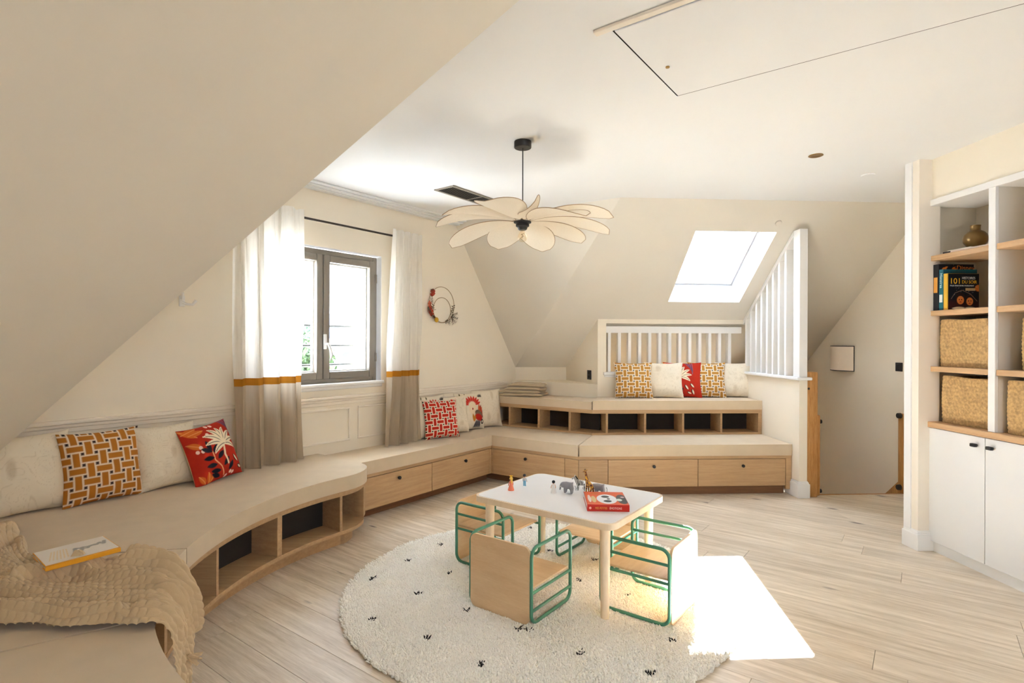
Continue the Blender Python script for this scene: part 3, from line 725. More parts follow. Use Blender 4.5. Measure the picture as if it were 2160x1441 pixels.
# plan of the far end: square to the wall with a rounded nose
endp = [pA(GW + 0.004, y_end - 0.006), pA(-3.3, y_end - 0.006)]
NOSE = ((2.574, -3.34), (2.570, -3.26), (2.553, -3.195), (2.522, -3.135), (2.482, -3.09), (2.434, -3.055), (2.38, -3.028), (2.33, -3.012))
def nose(r, ex):
    """rounded end: from the wall along the square end and round the nose onto the arc of radius r"""
    c = Vector((-3.35, 2.25, 0)); out = [pA(GW + 0.004, y_end - 0.006 + min(ex, 0))]
    for y, x in NOSE:
        d = (Vector((x, y, 0)) - c).normalized(); out.append(pA(x + d.x * ex, y + d.y * ex))
    return out
S2T, S2B = 0.475, 0.382
def curved_plan(r, ex, a_from=142.2, a_to=A_END, n=44):
    fr = [pc(r, a_from + (a_to - a_from) * k / n) for k in range(n + 1)]
    bk = []
    a0 = 150.0
    for k in range(19):
        a = a_to + (a0 - a_to) * k / 18; s_ = ray_back(a)
        if s_: bk.append(pc(s_ - 0.006, a))
    return [V2(p) for p in nose(r, ex) + fr + bk]
t = thing('curved_bench', 'curved oak bench with open cubbies sweeping along the left wall', 'bench', I4, (-1.9, 2.8, 0))
RF = 1.607
obj('top_board', prism(bm_new(), curved_plan(RF, -0.02), 0.347, S2B, 0.0015, 1), M_OAK_X, t, smooth=True, ang=30)
obj('shelf_board', prism(bm_new(), curved_plan(RF, -0.02), 0.098, 0.120, 0.0015, 1), M_OAK_X, t, ang=30)
obj('plinth', prism(bm_new(), band_poly(1.695, 141.5, A_END, 40, back=1.75), 0.0, 0.098), M_OAK_X, t, ang=30)
obj('plinth_nose', prism(bm_new(), [V2(p) for p in nose(0, -0.095)] + [V2(pc(1.70, 141.6)), V2(pc(1.74, 143)), V2(pA(GW + 0.004, 2.2))], 0.0, 0.098), M_OAK_X, t, ang=30)
for a, r0, th in ((143.4, RF + 0.004, 0.018), (160.3, RF + 0.004, 0.036), (178.3, RF + 0.004, 0.020), (196.5, RF + 0.004, 0.036), (214.5, RF + 0.004, 0.02), (232, RF + .004, 0.036)):
    r1 = 1.80
    u = (pc(1, a) - CC); v = Vector((-u.y, u.x, 0))
    obj('divider', prism(bm_new(), [V2(pc(r0, a) + v * th / 2), V2(pc(r1, a) + v * th / 2), V2(pc(r1, a) - v * th / 2), V2(pc(r0, a) - v * th / 2)], 0.120, 0.347), M_OAK_X, t, smooth=False)
obj('back_panel', prism(bm_new(), band_poly(1.80, 142.5, A_END, 40, back=1.82), 0.120, 0.347), M_DARK, t, ang=30)  # shade of the curved cubbies painted as a near-black band
obj('end_panel', prism(bm_new(), [V2(pA(GW + .02, y_end - .02)), V2(pA(-3.20, y_end - .02)), V2(pA(-3.15, y_end - 0.075)), V2(pA(-3.19, y_end - 0.10)), V2(pA(GW + .02, y_end - 0.10))], 0.120, 0.347, 0.002, 1), M_OAK_X, t)
# three cushions
def cush_plan(a0, a1, first=False):
    n = max(6, int((a1 - a0) / 2.2))
    fr = [pc(1.587, a0 + (a1 - a0) * k / n) for k in range(n + 1)]
    bk = []
    for k in range(9):
        a = a1 + (max(a0, 150.0) - a1) * k / 8; s_ = ray_back(a)
        if s_: bk.append(pc(s_ - 0.008, a))
    return [V2(p) for p in ((nose(0, 0) if first else []) + fr + bk)]
cushion(cush_plan(142.2, 190.6, True), S2B, S2T, 'curved beige seat cushion with a rounded end, below the left curtain', 0.036)
cushion(cush_plan(190.9, 213.5), S2B, S2T, 'curved beige seat cushion at the left edge, under the yellow book', 0.036)
cushion(cush_plan(213.8, A_END), S2B, S2T, 'curved beige seat cushion nearest the camera in front of the knitted throw', 0.036)

# ================================================================== BOOKCASE AND BASE CABINET
BF0, BF1 = 2.932, 3.285
t = thing('base_cabinet', 'white two-door base cabinet below the open shelves on the right wall', 'cabinet', FB, (3.1, 3.05, 0))
obj('body', bxo(BF0 + 0.02, BF1, BKY0, 3.535, 0.07, 0.808), M_CAB, t, FB)
obj('plinth', bxo(2.95, 3.2, BKY0, 3.50, 0.0, 0.07), M_CAB, t, FB)
obj('side_panel', bxo(BF0 - 0.002, BF1, 3.518, 3.537, 0.065, 0.808, 0.001), M_CAB, t, FB)
for y0, y1, yk in ((3.075, 3.516, 3.125), (BKY0 + 0.002, 3.071, 3.022)):
    d = obj('door', bxo(BF0, BF0 + 0.019, y0, y1, 0.068, 0.804, 0.0015), M_CAB, t, FB)
    bm = bxo(BF0 - 0.012, BF0, yk - 0.006, yk + 0.006, 0.748, 0.760, 0.002); box(bm, BF0 - 0.034, BF0 - 0.012, yk - 0.017, yk + 0.017, 0.744, 0.764, 0.004, 2)
    obj('handle', bm, M_BLACK, d, FB, label='small black pull')
o = obj('worktop', bxo(BF0 - 0.012, BF1 + 0.003, BKY0 - 0.004, 3.560 - 0.004, 0.8085, 0.845, 0.003), M_SHELF, None, FB, label='oak worktop over the white base cabinet', cat='worktop')
t = thing('bookcase', 'built-in white bookcase with oak shelves on the right wall', 'bookcase', FB, (3.1, 3.05, 0.8455))
Z0 = 0.8455
obj('top_panel', bxo(BF0, BF1, BKY0, 3.535, 2.255, BKZ, 0.002), M_WHITE, t, FB)
obj('back_panel', bxo(BF1 - 0.012, BF1, BKY0, 3.535, Z0, 2.255), M_CASE, t, FB)
for y0, y1 in ((3.502, 3.535), (3.013, 3.058), (BKY0, BKY0 + 0.02)):
    u = obj('upright', bxo(BF0 + 0.02, BF1 - 0.012, y0, y1, Z0, 2.255), M_CASE, t, FB)
    obj('front_edge', bxo(BF0, BF0 + 0.021, y0, y1, Z0, 2.255, 0.002), M_WHITE, u, FB, label='white front edge')
for y0, y1 in ((3.059, 3.501), (BKY0 + 0.021, 3.012)):
    for z in (1.928, 1.569, 1.206):
        obj('shelf', bxo(BF0 + 0.006, BF1 - 0.013, y0, y1, z - 0.034, z, 0.002), M_SHELF, t, FB)

def basket_mesh(wx, wy, h):
    """woven box basket, open at the top: rows of thick plait around the four walls"""
    nu, nv = 420, 84
    per = 2 * (wx + wy); v = []; 
    r = 0.03
    path = rrect(-wx / 2, wx / 2, -wy / 2, wy / 2, r, 5); P = np.array(path + [path[0]]); seg = np.hypot(*np.diff(P, axis=0).T); cum = np.r_[0, np.cumsum(seg)]
    s_ = np.linspace(0, cum[-1], nu, endpoint=False); px = np.interp(s_, cum, P[:, 0]); py = np.interp(s_, cum, P[:, 1])
    tx = np.gradient(px); ty = np.gradient(py); ln = np.hypot(tx, ty); nx, ny = ty / ln, -tx / ln
    z = np.linspace(0, h, nv); S, Zg = np.meshgrid(s_, z, indexing='ij')
    rows = 13; row = np.floor(Zg / h * rows)
    ph = S / cum[-1] * 2 * np.pi * 62 + row * 1.9
    jit = rng.normal(0, 1, (nu, nv))
    hgt = 0.0045 * np.abs(np.sin(np.pi * Zg / h * rows)) ** 0.6 * (0.65 + 0.35 * np.sin(ph + 4 * (Zg / h * rows - row))) + 0.0006 * jit
    bulge = 0.006 * np.sin(np.pi * Zg / h) + 0.004 * np.sin(S * 9 + Zg * 7)
    X = px[:, None] * (0.97 + 0.03 * Zg / h) + nx[:, None] * (hgt + bulge); Y = py[:, None] * (0.97 + 0.03 * Zg / h) + ny[:, None] * (hgt + bulge)
    Zz = Zg + 0.003 * np.sin(S * 23) * (Zg / h) + 0.006 * np.sin(S * 5.0) * (Zg / h) ** 4
    V = np.stack([X, Y, Zz], -1).reshape(-1, 3)
    F = grid_faces(nu, nv); 
    j = np.arange(nv - 1); wrap = np.stack([(nu - 1) * nv + j, j, j + 1, (nu - 1) * nv + j + 1], -1); F = np.vstack([F, wrap])
    # inner wall and floor
    k0 = len(V); inn = []
    for zz in (h - 0.004, 0.012):
        inn.append(np.stack([px - nx * 0.008, py - ny * 0.008, np.full(nu, zz)], -1))
    V = np.vstack([V, inn[0], inn[1]]); i = np.arange(nu); i2 = (i + 1) % nu
    F = np.vstack([F, np.stack([i * nv + nv - 1, i2 * nv + nv - 1, k0 + i2, k0 + i], -1), np.stack([k0 + i, k0 + i2, k0 + nu + i2, k0 + nu + i], -1)])
    me = np_mesh('basket', V, F, None, True, 80)
    bm = bm_new(); bm.from_mesh(me); bm.faces.new([bm.verts[x] for x in []]) if False else None
    bm.verts.ensure_lookup_table(); bm.faces.new([bm.verts[k0 + nu + x] for x in range(nu)]); bmesh.ops.recalc_face_normals(bm, faces=bm.faces[:]); bm.to_mesh(me); bm.free(); finish(me, True, 80)
    return me
bk = basket_mesh(0.27, 0.395, 0.295)
for i, (x, y, z, lab, hs) in enumerate(((3.115, 3.266, 1.207, 'woven seagrass basket on the upper oak shelf, left bay of the bookcase', 1.0), (3.125, 3.258, 0.846, 'woven seagrass basket on the worktop, left bay of the bookcase', 1.0),
                                   (3.13, 2.735, 1.207, 'woven seagrass basket on the upper shelf, right bay, cut by the frame', 0.98), (3.115, 2.80, 0.846, 'woven seagrass basket on the worktop, right bay, cut by the frame', 1.0))):
    o = bpy.data.objects.new('storage_basket', bk if i == 0 else bk); COL.objects.link(o)
    if not bk.materials: bk.materials.append(M_BASKET)
    o.matrix_world = FB @ Matrix.Translation((x, y, z)) @ Matrix.Rotation(math.radians((0, 2, -3, 2)[i]), 4, 'Z') @ Matrix.Diagonal((1, 1, hs, 1)); PM[o.name] = o.matrix_world
    tag(o, lab, 'basket', 'seagrass baskets in the bookcase')

# painted book covers: small grids with a colour attribute
def sdf_mix(c, m, col): m = np.clip(m, 0, 1)[..., None]; return c * (1 - m) + np.array(lin(np.array(col) / 255.0)) * m
def ell(u, v, cu, cv, ru, rv, rot=0.0, soft=0.12):
    a = math.radians(rot); du, dv = u - cu, v - cv
    x = (du * math.cos(a) + dv * math.sin(a)) / ru; y = (-du * math.sin(a) + dv * math.cos(a)) / rv
    return np.clip((1 - np.hypot(x, y)) / soft + 0.5, 0, 1)
def leaf(u, v, u0, v0, u1, v1, wd, soft=0.012):
    dx, dy = u1 - u0, v1 - v0; L = math.hypot(dx, dy); dx /= L; dy /= L
    s_ = ((u - u0) * dx + (v - v0) * dy) / L; d = np.abs(-(u - u0) * dy + (v - v0) * dx)
    prof = wd * np.sin(np.pi * np.clip(s_, 0, 1)) ** 0.8
    return np.clip((prof - d) / soft + 0.5, 0, 1) * ((s_ > 0) & (s_ < 1))
def line(u, v, pts, wd, soft=0.008):
    best = np.full(u.shape, 9.0)
    for (a, b), (c, d) in zip(pts, pts[1:]):
        dx, dy = c - a, d - b; L2 = dx * dx + dy * dy + 1e-12
        t_ = np.clip(((u - a) * dx + (v - b) * dy) / L2, 0, 1); best = np.minimum(best, np.hypot(u - a - t_ * dx, v - b - t_ * dy))
    return np.clip((wd - best) / soft + 0.5, 0, 1)
def vnoise(u, v, f, seed):
    r = np.random.default_rng(seed); n = 64; g = r.random((n, n))
    x, y = u * f, v * f; xi, yi = np.floor(x).astype(int), np.floor(y).astype(int); fx, fy = x - xi, y - yi
    fx = fx * fx * (3 - 2 * fx); fy = fy * fy * (3 - 2 * fy); G = lambda a, b: g[a % n, b % n]
    return (G(xi, yi) * (1 - fx) + G(xi + 1, yi) * fx) * (1 - fy) + (G(xi, yi + 1) * (1 - fx) + G(xi + 1, yi + 1) * fx) * fy
def base(u, col): return np.ones(u.shape + (3,)) * lin(np.array(col) / 255.0)
def print_part(name, fn, M, wd, ht, n, parent, lab=None):
    """a flat printed sheet, x 0..wd, y 0..ht in M, a hair proud of its board"""
    nu = max(8, int(n * wd / max(wd, ht))); nv = max(8, int(n * ht / max(wd, ht)))
    U, Vv = np.meshgrid(np.linspace(0, 1, nu), np.linspace(0, 1, nv), indexing='ij')
    c = fn(U, Vv).reshape(-1, 3); v = np.stack([U * wd, Vv * ht, U * 0], -1).reshape(-1, 3)
    me = np_mesh(name, v, grid_faces(nu, nv), c); me.transform(M if False else I4)
    bm = bm_new(); bm.from_mesh(me); bpy.data.meshes.remove(me)
    me2 = bpy.data.meshes.new(name); bm.transform(M); bm.to_mesh(me2); bm.free()
    me2.transform(PM[parent.name].inverted())
    return obj(name, None, M_COVER, parent, PM[parent.name], mesh=me2, label=lab)
def axes(o, x, y):
    x = Vector(x).normalized(); z = x.cross(Vector(y)).normalized(); y = z.cross(x)
    m = Matrix((x, y, z)).transposed().to_4x4(); m.translation = Vector(o); return m
MAT_C = {}
def cmat(c, rough=0.5):
    k = (c, rough)
    if k not in MAT_C: MAT_C[k] = plain('colour_%d_%d_%d' % c, rgb(*c), rough, 0.05, 12)
    return MAT_C[k]
def book_parts(t, wd, dp, th, cover, M, ct=0.003):
    """closed book lying in M: spine along x at y=0, pages towards +y, thickness z"""
    obj('cover_back', box(bm_new(), 0, wd, 0, dp, 0, ct, 0.0008), cover, t, M)
    obj('cover_front', box(bm_new(), 0, wd, 0, dp, th - ct, th, 0.0008), cover, t, M)
    obj('spine', box(bm_new(), 0, wd, 0, ct, ct, th - ct, 0.0003), cover, t, M)
    obj('pages', box(bm_new(), 0.003, wd - 0.003, ct, dp - 0.004, ct, th - ct), M_PAGE, t, M)
# standing picture books: spine faces the room (-x in FB), cover faces the camera (-y)
def standing_book(y0, th, hgt, dp, cover, lab, lean):
    t = thing('picture_book', lab, 'book', FB, (BF0 + 0.022, y0, 1.5695), math.radians(-1.0))
    L = PM[t.name] @ Matrix.Rotation(lean, 4, 'X')
    # local: x into shelf, y thickness, z up -> book frame: x=up, y=depth, z=thickness towards the camera
    M = L @ Matrix(((0, 1, 0, 0), (0, 0, -1, th), (1, 0, 0, 0), (0, 0, 0, 1)))
    book_parts(t, hgt, dp, th, cover, M); return t, L
t, L = standing_book(3.435, 0.045, 0.30, 0.235, cmat((24, 22, 26), 0.35), 'tall black story book with an orange spine label, furthest left on the shelf', 0.012)
def cov_a(u, v):
    c = base(u, (22, 21, 26))
    for a, b in ((0.13, 0.91), (0.20, 0.93), (0.17, 0.88), (0.42, 0.92), (0.46, 0.89)): c = sdf_mix(c, leaf(u, v, a - 0.05, b - 0.02, a + 0.05, b + 0.02, 0.022), (214, 120, 40))
    for k in range(40):
        a, b = rng.random(2); c = sdf_mix(c, ell(u, v, a, b, 0.008, 0.006), (150, 140, 110))
    return sdf_mix(c, ell(u, v, 0.98, 0.62, 0.10, 0.09), (196, 110, 40))
print_part('cover_print', cov_a, L @ axes((0.002, -0.0006, 0.002), (1, 0, 0), (0, 0, 1)), 0.231, 0.296, 100, t)
obj('lettering', text_bm('Disney', 0.044, L @ axes((0.118, -0.0009, 0.262), (1, 0, 0), (0, 0, 1))), cmat((216, 128, 52)), t)
obj('spine_label', bxo(-0.0012, 0.0, 0.008, 0.037, 0.115, 0.215, 0.0004), cmat((226, 160, 70)), t, L, label='orange panel on the spine')
t, L = standing_book(3.398, 0.032, 0.262, 0.225, cmat((20, 96, 112), 0.35), 'teal-spined story book between the two dark books on the shelf', 0.006)
obj('lettering', text_bm('Histoires', 0.026, L @ axes((-0.0006, 0.024, 0.238), (0, 0, -1), (0, -1, 0))), cmat((210, 236, 236)), t)
obj('spine_label', bxo(-0.0012, 0.0, 0.004, 0.028, 0.05, 0.10, 0.0004), cmat((236, 236, 230)), t, L, label='white panel on the spine')
def cov_t(u, v): return sdf_mix(base(u, (18, 70, 88)), np.clip((v - 0.93) * 20, 0, 1), (20, 96, 112))
print_part('cover_print', cov_t, L @ axes((0.002, -0.0006, 0.002), (1, 0, 0), (0, 0, 1)), 0.221, 0.258, 40, t)
t, L = standing_book(3.366, 0.028, 0.232, 0.21, cmat((226, 180, 60), 0.35), 'black bedtime story book with yellow 101 title, facing out in front', 0.0)
def cov_101(u, v):
    c = base(u, (16, 18, 26))
    c = sdf_mix(c, np.clip((0.30 - v) * 8, 0, 1) * 0.6, (70, 26, 20))
    for a, b, s_ in ((0.40, 0.235, 1.0), (0.70, 0.20, 0.95)):
        c = sdf_mix(c, ell(u, v, a, b + 0.09, 0.17 * s_, 0.15 * s_), (38, 24, 20)); c = sdf_mix(c, ell(u, v, a, b + 0.03, 0.115 * s_, 0.115 * s_), (232, 138, 74))
        for e in (-0.04, 0.04): c = sdf_mix(c, ell(u, v, a + e, b + 0.045, 0.016, 0.018), (40, 20, 14))
        c = sdf_mix(c, ell(u, v, a, b - 0.02, 0.035, 0.012), (150, 40, 30))
    c = sdf_mix(c, leaf(u, v, 0.12, 0.04, 0.56, 0.055, 0.035), (240, 226, 196)); c = sdf_mix(c, leaf(u, v, 0.54, 0.055, 0.95, 0.03, 0.035), (240, 226, 196))
    c = sdf_mix(c, line(u, v, [(0.10, 0.30), (0.22, 0.46), (0.45, 0.54), (0.72, 0.44), (0.94, 0.24)], 0.006), (150, 120, 104))
    c = sdf_mix(c, ((u > 0.56) & (u < 0.88) & (v > 0.53) & (v < 0.60)) * 0.9, (206, 178, 130))
    c = sdf_mix(c, ell(u, v, 0.97, 0.60, 0.10, 0.09), (200, 112, 44))
    for k in range(26):
        a, b = rng.random() * 0.9 + 0.05, rng.random() * 0.5 + 0.4; c = sdf_mix(c, ell(u, v, a, b, 0.006, 0.006), (180, 190, 200))
    return c
print_part('cover_print', cov_101, L @ axes((0.006, -0.0006, 0.001), (1, 0, 0), (0, 0, 1)), 0.203, 0.230, 150, t)
yl, wl = cmat((250, 196, 44)), cmat((226, 232, 236))
obj('lettering', text_bm('101', 0.052, L @ axes((0.014, -0.0009, 0.166), (1, 0, 0), (0, 0, 1))), yl, t, label='yellow title number')
obj('lettering', text_bm('HISTOIRES', 0.0235, L @ axes((0.096, -0.0009, 0.195), (0.78, 0, 0), (0, 0, 1)) @ Matrix.Diagonal((0.80, 1, 1, 1))), wl, t, label='white title word')
obj('lettering', text_bm('DU SOIR', 0.029, L @ axes((0.096, -0.0009, 0.168), (1, 0, 0), (0, 0, 1)) @ Matrix.Diagonal((0.88, 1, 1, 1))), yl, t, label='yellow title words')
obj('lettering', text_bm('POUR S\'ENDORMIR PAISIBLEMENT', 0.0115, L @ axes((0.018, -0.0009, 0.150), (1, 0, 0), (0, 0, 1)) @ Matrix.Diagonal((0.9, 1, 1, 1))), wl, t, label='small white line of text')
# flat books and vase on the top shelf
ZS = 1.9285
for (x, y, rz, wd, dp, th, c, lab, z) in ((2.95, 3.40, -88, 0.33, 0.22, 0.012, (226, 206, 190), 'thin pale pink book lying flat under the vase on the top shelf', ZS), ):
    t = thing('picture_book', lab, 'book', FB, (x, y, z), math.radians(rz)); book_parts(t, wd, dp, th, cmat(c), PM[t.name], 0.002)
    obj('spine_label', bxo(0.004, 0.06, -0.001, 0.0, 0.001, th - 0.001), cmat((40, 36, 34)), t, PM[t.name], label='black end of the spine')
t = thing('picture_book', 'small white and grey booklet on top of the pale book by the vase', 'book', FB, (2.958, 3.372, ZS + 0.0122), math.radians(-86)); book_parts(t, 0.16, 0.16, 0.006, cmat((224, 226, 214)), PM[t.name], 0.0015)
VP = [(0.0, 0.0), (0.030, 0.0), (0.044, 0.012), (0.060, 0.036), (0.0645, 0.060), (0.060, 0.083), (0.046, 0.101), (0.030, 0.110), (0.027, 0.113), (0.027, 0.140), (0.029, 0.143), (0.0245, 0.143), (0.023, 0.113), (0.03, 0.104), (0.055, 0.06), (0.03, 0.006), (0, 0.006)]
t = thing('vase', 'round bronze vase with a short neck on the top shelf', 'vase', FB, (3.065, 3.285, ZS + 0.0185))
part('body', lathe(bm_new(), VP[:8] + VP[12:], 40), M_BRONZE, t) if False else obj('body', lathe(bm_new(), VP, 40, (0, 0, 0)), M_BRONZE, t, PM[t.name], True, 50)

# ================================================================== TABLE AND CUBE CHAIRS
RUG_T = 0.022
TX0, TX1, TY0, TY1, TZ = -2.015, -1.158, 2.348, 3.02, 0.50
t = thing('play_table', 'low children\'s table with a white top and round pale wood legs', 'table', FA, ((TX0 + TX1) / 2, (TY0 + TY1) / 2, RUG_T))
obj('top', prism(bm_new(), rrect(TX0, TX1, TY0, TY1, 0.06, 7), TZ - 0.032, TZ - 0.0015, 0.008, 3, 25), M_BEECH, t, FA)
obj('laminate', prism(bm_new(), rrect(TX0 + 0.012, TX1 - 0.012, TY0 + 0.012, TY1 - 0.012, 0.05, 7), TZ - 0.003, TZ, 0.0008, 1, 25), M_LAM, t, FA, label='white laminate surface')
for x in (TX0 + 0.072, TX1 - 0.072):
    for y in (TY0 + 0.072, TY1 - 0.072):
        obj('leg', lathe(bm_new(), [(0.0, RUG_T - 0.008), (0.019, RUG_T - 0.008), (0.0205, RUG_T - 0.004), (0.0255, TZ - 0.06), (0.028, TZ - 0.034), (0, TZ - 0.034)], 24, (x, y, 0)), M_BEECH, t, FA)
CW, CD, CHH = 0.39, 0.372, 0.372
def make_chair(flip, label):
    t = thing('cube_chair', label, 'chair', I4, (0, 0, 0), group='cube chairs round the play table')
    bars = (0.205, 0.292) if flip else (0.152, 0.068)
    rr = 0.0085; R = 0.045
    for s_ in (-1, 1):
        x = s_ * (CW / 2 - rr)
        loop = [(x, a, b) for a, b in rrect(-CD / 2 + rr, CD / 2 - rr, rr, CHH - rr, R, 6)]
        f = obj('side_frame', tube(bm_new(), loop, rr, 10, closed=True), M_GREEN, t)
        for z in bars:
            obj('side_bar', tube(bm_new(), [(x, -CD / 2 + rr, z), (x, CD / 2 - rr, z)], 0.0075, 8), M_GREEN, f)
    xi = CW / 2 - 2 * rr - 0.001
    pl = rrect(-xi - 0.004, xi + 0.004, 0.004, CHH - 0.002, 0.035, 6)
    bm = prism(bm_new(), pl, 0, 0.012, 0.0025, 2, 25)
    bm.transform(Matrix(((1, 0, 0, 0), (0, 0, -1, CD / 2 + 0.001), (0, 1, 0, 0), (0, 0, 0, 1))))
    obj('back_panel', bm, M_BIRCH, t)
    zs = bars[0] + 0.009
    obj('seat', bxo(-xi, xi, -CD / 2 + 0.02, CD / 2 - 0.014, zs, zs + 0.012, 0.003, 2), M_BIRCH, t)
    return t
ca = make_chair(False, 'cube chair with green tube sides turned to show its wooden back, nearest the camera')
cbb = make_chair(True, 'sunlit cube chair with green tube sides on the right of the table')
def seat_at(o, x, y, rz, label, first):
    M = FA @ Matrix.Translation((x, y, RUG_T - 0.003)) @ Matrix.Rotation(math.radians(rz), 4, 'Z')
    if first: o.matrix_world = M; PM[o.name] = M; o['label'] = label; return o
    return dup(o, M, label)
c4 = seat_at(ca, -1.625, 3.092, 0, 'cube chair with green tube sides behind the table, facing the camera from under the top', False)
seat_at(ca, -1.655, 2.318, 180, ca['label'], True)
c3 = seat_at(cbb, -2.092, 2.69, 90, 'cube chair with green tube sides at the left end of the table', False)
seat_at(cbb, -1.122, 2.70, -90, cbb['label'], True)

# ================================================================== RUG
RC = Vector((0.145, 3.044, 0)); RR_ = 1.03
t = thing('round_rug', 'round cream shaggy rug with small black tufts under the play table', 'rug', I4, (RC.x, RC.y, 0))
obj('backing', prism(bm_new(), [(RC.x + (RR_ - 0.012) * math.cos(2 * math.pi * k / 96), RC.y + (RR_ - 0.012) * math.sin(2 * math.pi * k / 96)) for k in range(96)], 0.0005, 0.012, 0.003, 1), M_RUG, t, smooth=False)
def tufts(n, cx, cy, rad, hmin, hmax, wd, edge=False):
    a = rng.random(n) * 2 * np.pi; r = rad * np.sqrt(rng.random(n)); x, y = cx + r * np.cos(a), cy + r * np.sin(a)
    hh = hmin + (hmax - hmin) * rng.random(n); hh *= (0.85 + 0.35 * vnoise(x * 3 + 9, y * 3 + 9, 4, 5))
    la = rng.random(n) * 2 * np.pi; ll = 0.9 * hh * rng.random(n) ** 0.7
    tip = np.stack([x + ll * np.cos(la), y + ll * np.sin(la), 0.004 + hh], -1)
    if edge:
        out = np.clip((r - rad * 0.985) / (rad * 0.015), 0, 1); tip[:, 0] += out * 0.012 * np.cos(a); tip[:, 1] += out * 0.012 * np.sin(a)
    ra = rng.random(n) * 2 * np.pi; V = []
    ring = []
    for k in range(4):
        th = ra + k * np.pi / 2; ring.append(np.stack([x + wd * np.cos(th), y + wd * np.sin(th), np.full(n, 0.004)], -1))
    mid = []
    for k in range(4):
        th = ra + k * np.pi / 2; m_ = np.stack([x, y, np.full(n, 0.004)], -1) * 0.35 + tip * 0.65; m_[:, 0] += 0.85 * wd * np.cos(th); m_[:, 1] += 0.85 * wd * np.sin(th); m_[:, 2] += 0.1 * hh; mid.append(m_)
    V = np.stack(ring + mid + [tip], 1).reshape(-1, 3); b = np.arange(n) * 9
    F = []
    for k in range(4):
        k2 = (k + 1) % 4; F.append(np.stack([b + k, b + k2, b + 4 + k2], -1)); F.append(np.stack([b + k, b + 4 + k2, b + 4 + k], -1)); F.append(np.stack([b + 4 + k, b + 4 + k2, b + 8], -1))
    return V, np.concatenate(F)
V, F = tufts(62000, RC.x, RC.y, RR_, 0.014, 0.024, 0.0058, True)
obj('pile', None, M_RUG, t, mesh=np_mesh('pile', V, F, None, True, 180), kind='stuff')
for i, (x, y) in enumerate(((790, 1222), (883, 1253), (790, 1305), (900, 1347), (860, 1183), (930, 1148), (990, 1287), (951, 1208), (1016, 1397), (1225, 1376), (1421, 1346), (1378, 1420), (1117, 1328), (1327, 1252), (1222, 1222), (1160, 1160), (1119, 1113), (1254, 1180), (1098, 1327))):
    d = Vector(((x - 1080) / 1168.8, 1, -(y - 722.5) / 1168.8)); p = d * ((CAM_H - 0.024) / -d.z)
    parts_v, parts_f, off = [], [], 0
    for k in range(2):
        V, F = tufts(6, p.x + rng.normal(0, 0.006), p.y + rng.normal(0, 0.005), 0.007, 0.022, 0.027, 0.0042); parts_v.append(V); parts_f.append(F + off); off += len(V)
    obj('dark_tuft', None, M_RUGDARK, t, mesh=np_mesh('dark_tuft', np.vstack(parts_v), np.vstack(parts_f), None, True, 180), label='small black tuft knotted into the pile')

# ================================================================== THINGS ON THE TABLE
def onT(x, y): return Vector((x, y, TZ))
def toy(name, lab, cat, p, rz): return thing(name, lab, cat, I4, p, math.radians(rz))
def elephant(p, rz, lab):
    t = toy('toy_elephant', lab, 'toy', p, rz)
    pts = [(0.0, 0, 0.045), (-0.022, 0, 0.044), (0.022, 0, 0.048), (0.036, 0, 0.052), (0.045, 0, 0.046), (0.050, 0, 0.034), (0.051, 0, 0.022), (0.054, 0, 0.014)]
    ed = [(0, 1), (0, 2), (2, 3), (3, 4), (4, 5), (5, 6), (6, 7)]; rd = [0.0195, 0.0175, 0.017, 0.0145, 0.009, 0.0055, 0.0042, 0.0035]
    for i, (x, y) in enumerate(((-0.020, 0.009), (-0.020, -0.009), (0.020, 0.009), (0.018, -0.009))):
        k = len(pts); pts += [(x, y, 0.030), (x + (0.002 if i % 2 else -0.002), y, 0.014), (x + (0.003 if i % 2 else -0.003), y, 0.002)]; ed += [(1 if x < 0 else 2, k), (k, k + 1), (k + 1, k + 2)]; rd += [0.0085, 0.0072, 0.0072]
    m = cmat((146, 143, 146), 0.45); part('body', skin(pts, ed, rd, 2), m, t)
    for s_ in (-1, 1):
        bm = ball(bm_new(), (0.028, s_ * 0.0165, 0.047), 0.012, 2, (0.75, 0.22, 1.15), Matrix.Rotation(s_ * 0.5, 3, 'Z')); part('ear', bm, m, t)
        part('tusk', tube(bm_new(), [(0.043, s_ * 0.006, 0.040), (0.050, s_ * 0.008, 0.033), (0.056, s_ * 0.007, 0.033)], [0.0017, 0.0015, 0.0005], 6), cmat((236, 230, 214)), t)
    part('tail', tube(bm_new(), [(-0.038, 0, 0.050), (-0.043, 0, 0.040), (-0.043, 0, 0.024)], [0.002, 0.0015, 0.0015], 6), m, t)
    return t
elephant(onT(0.322, 3.12), 150, 'small grey toy elephant standing between the white-dressed figure and the zebra')
elephant(onT(0.492, 3.085), 150, 'small grey toy elephant standing half behind the giraffe')
def striped(name, c1, c2, sc_):
    m, nt, p = nodes(name); mp = coords(nt, (1, 1, 1)); wv = nt.nodes.new('ShaderNodeTexWave'); wv.inputs['Scale'].default_value = sc_; wv.inputs['Distortion'].default_value = 6; wv.inputs['Detail'].default_value = 1; wv.inputs['Detail Scale'].default_value = 1.2
    nt.links.new(mp.outputs[0], wv.inputs['Vector']); nt.links.new(mixcol(nt, ramp(nt, wv.outputs[0], 0.45, 0.55), rgb(*c1), rgb(*c2)), p.inputs['Base Color']); p.inputs['Roughness'].default_value = 0.45; return m
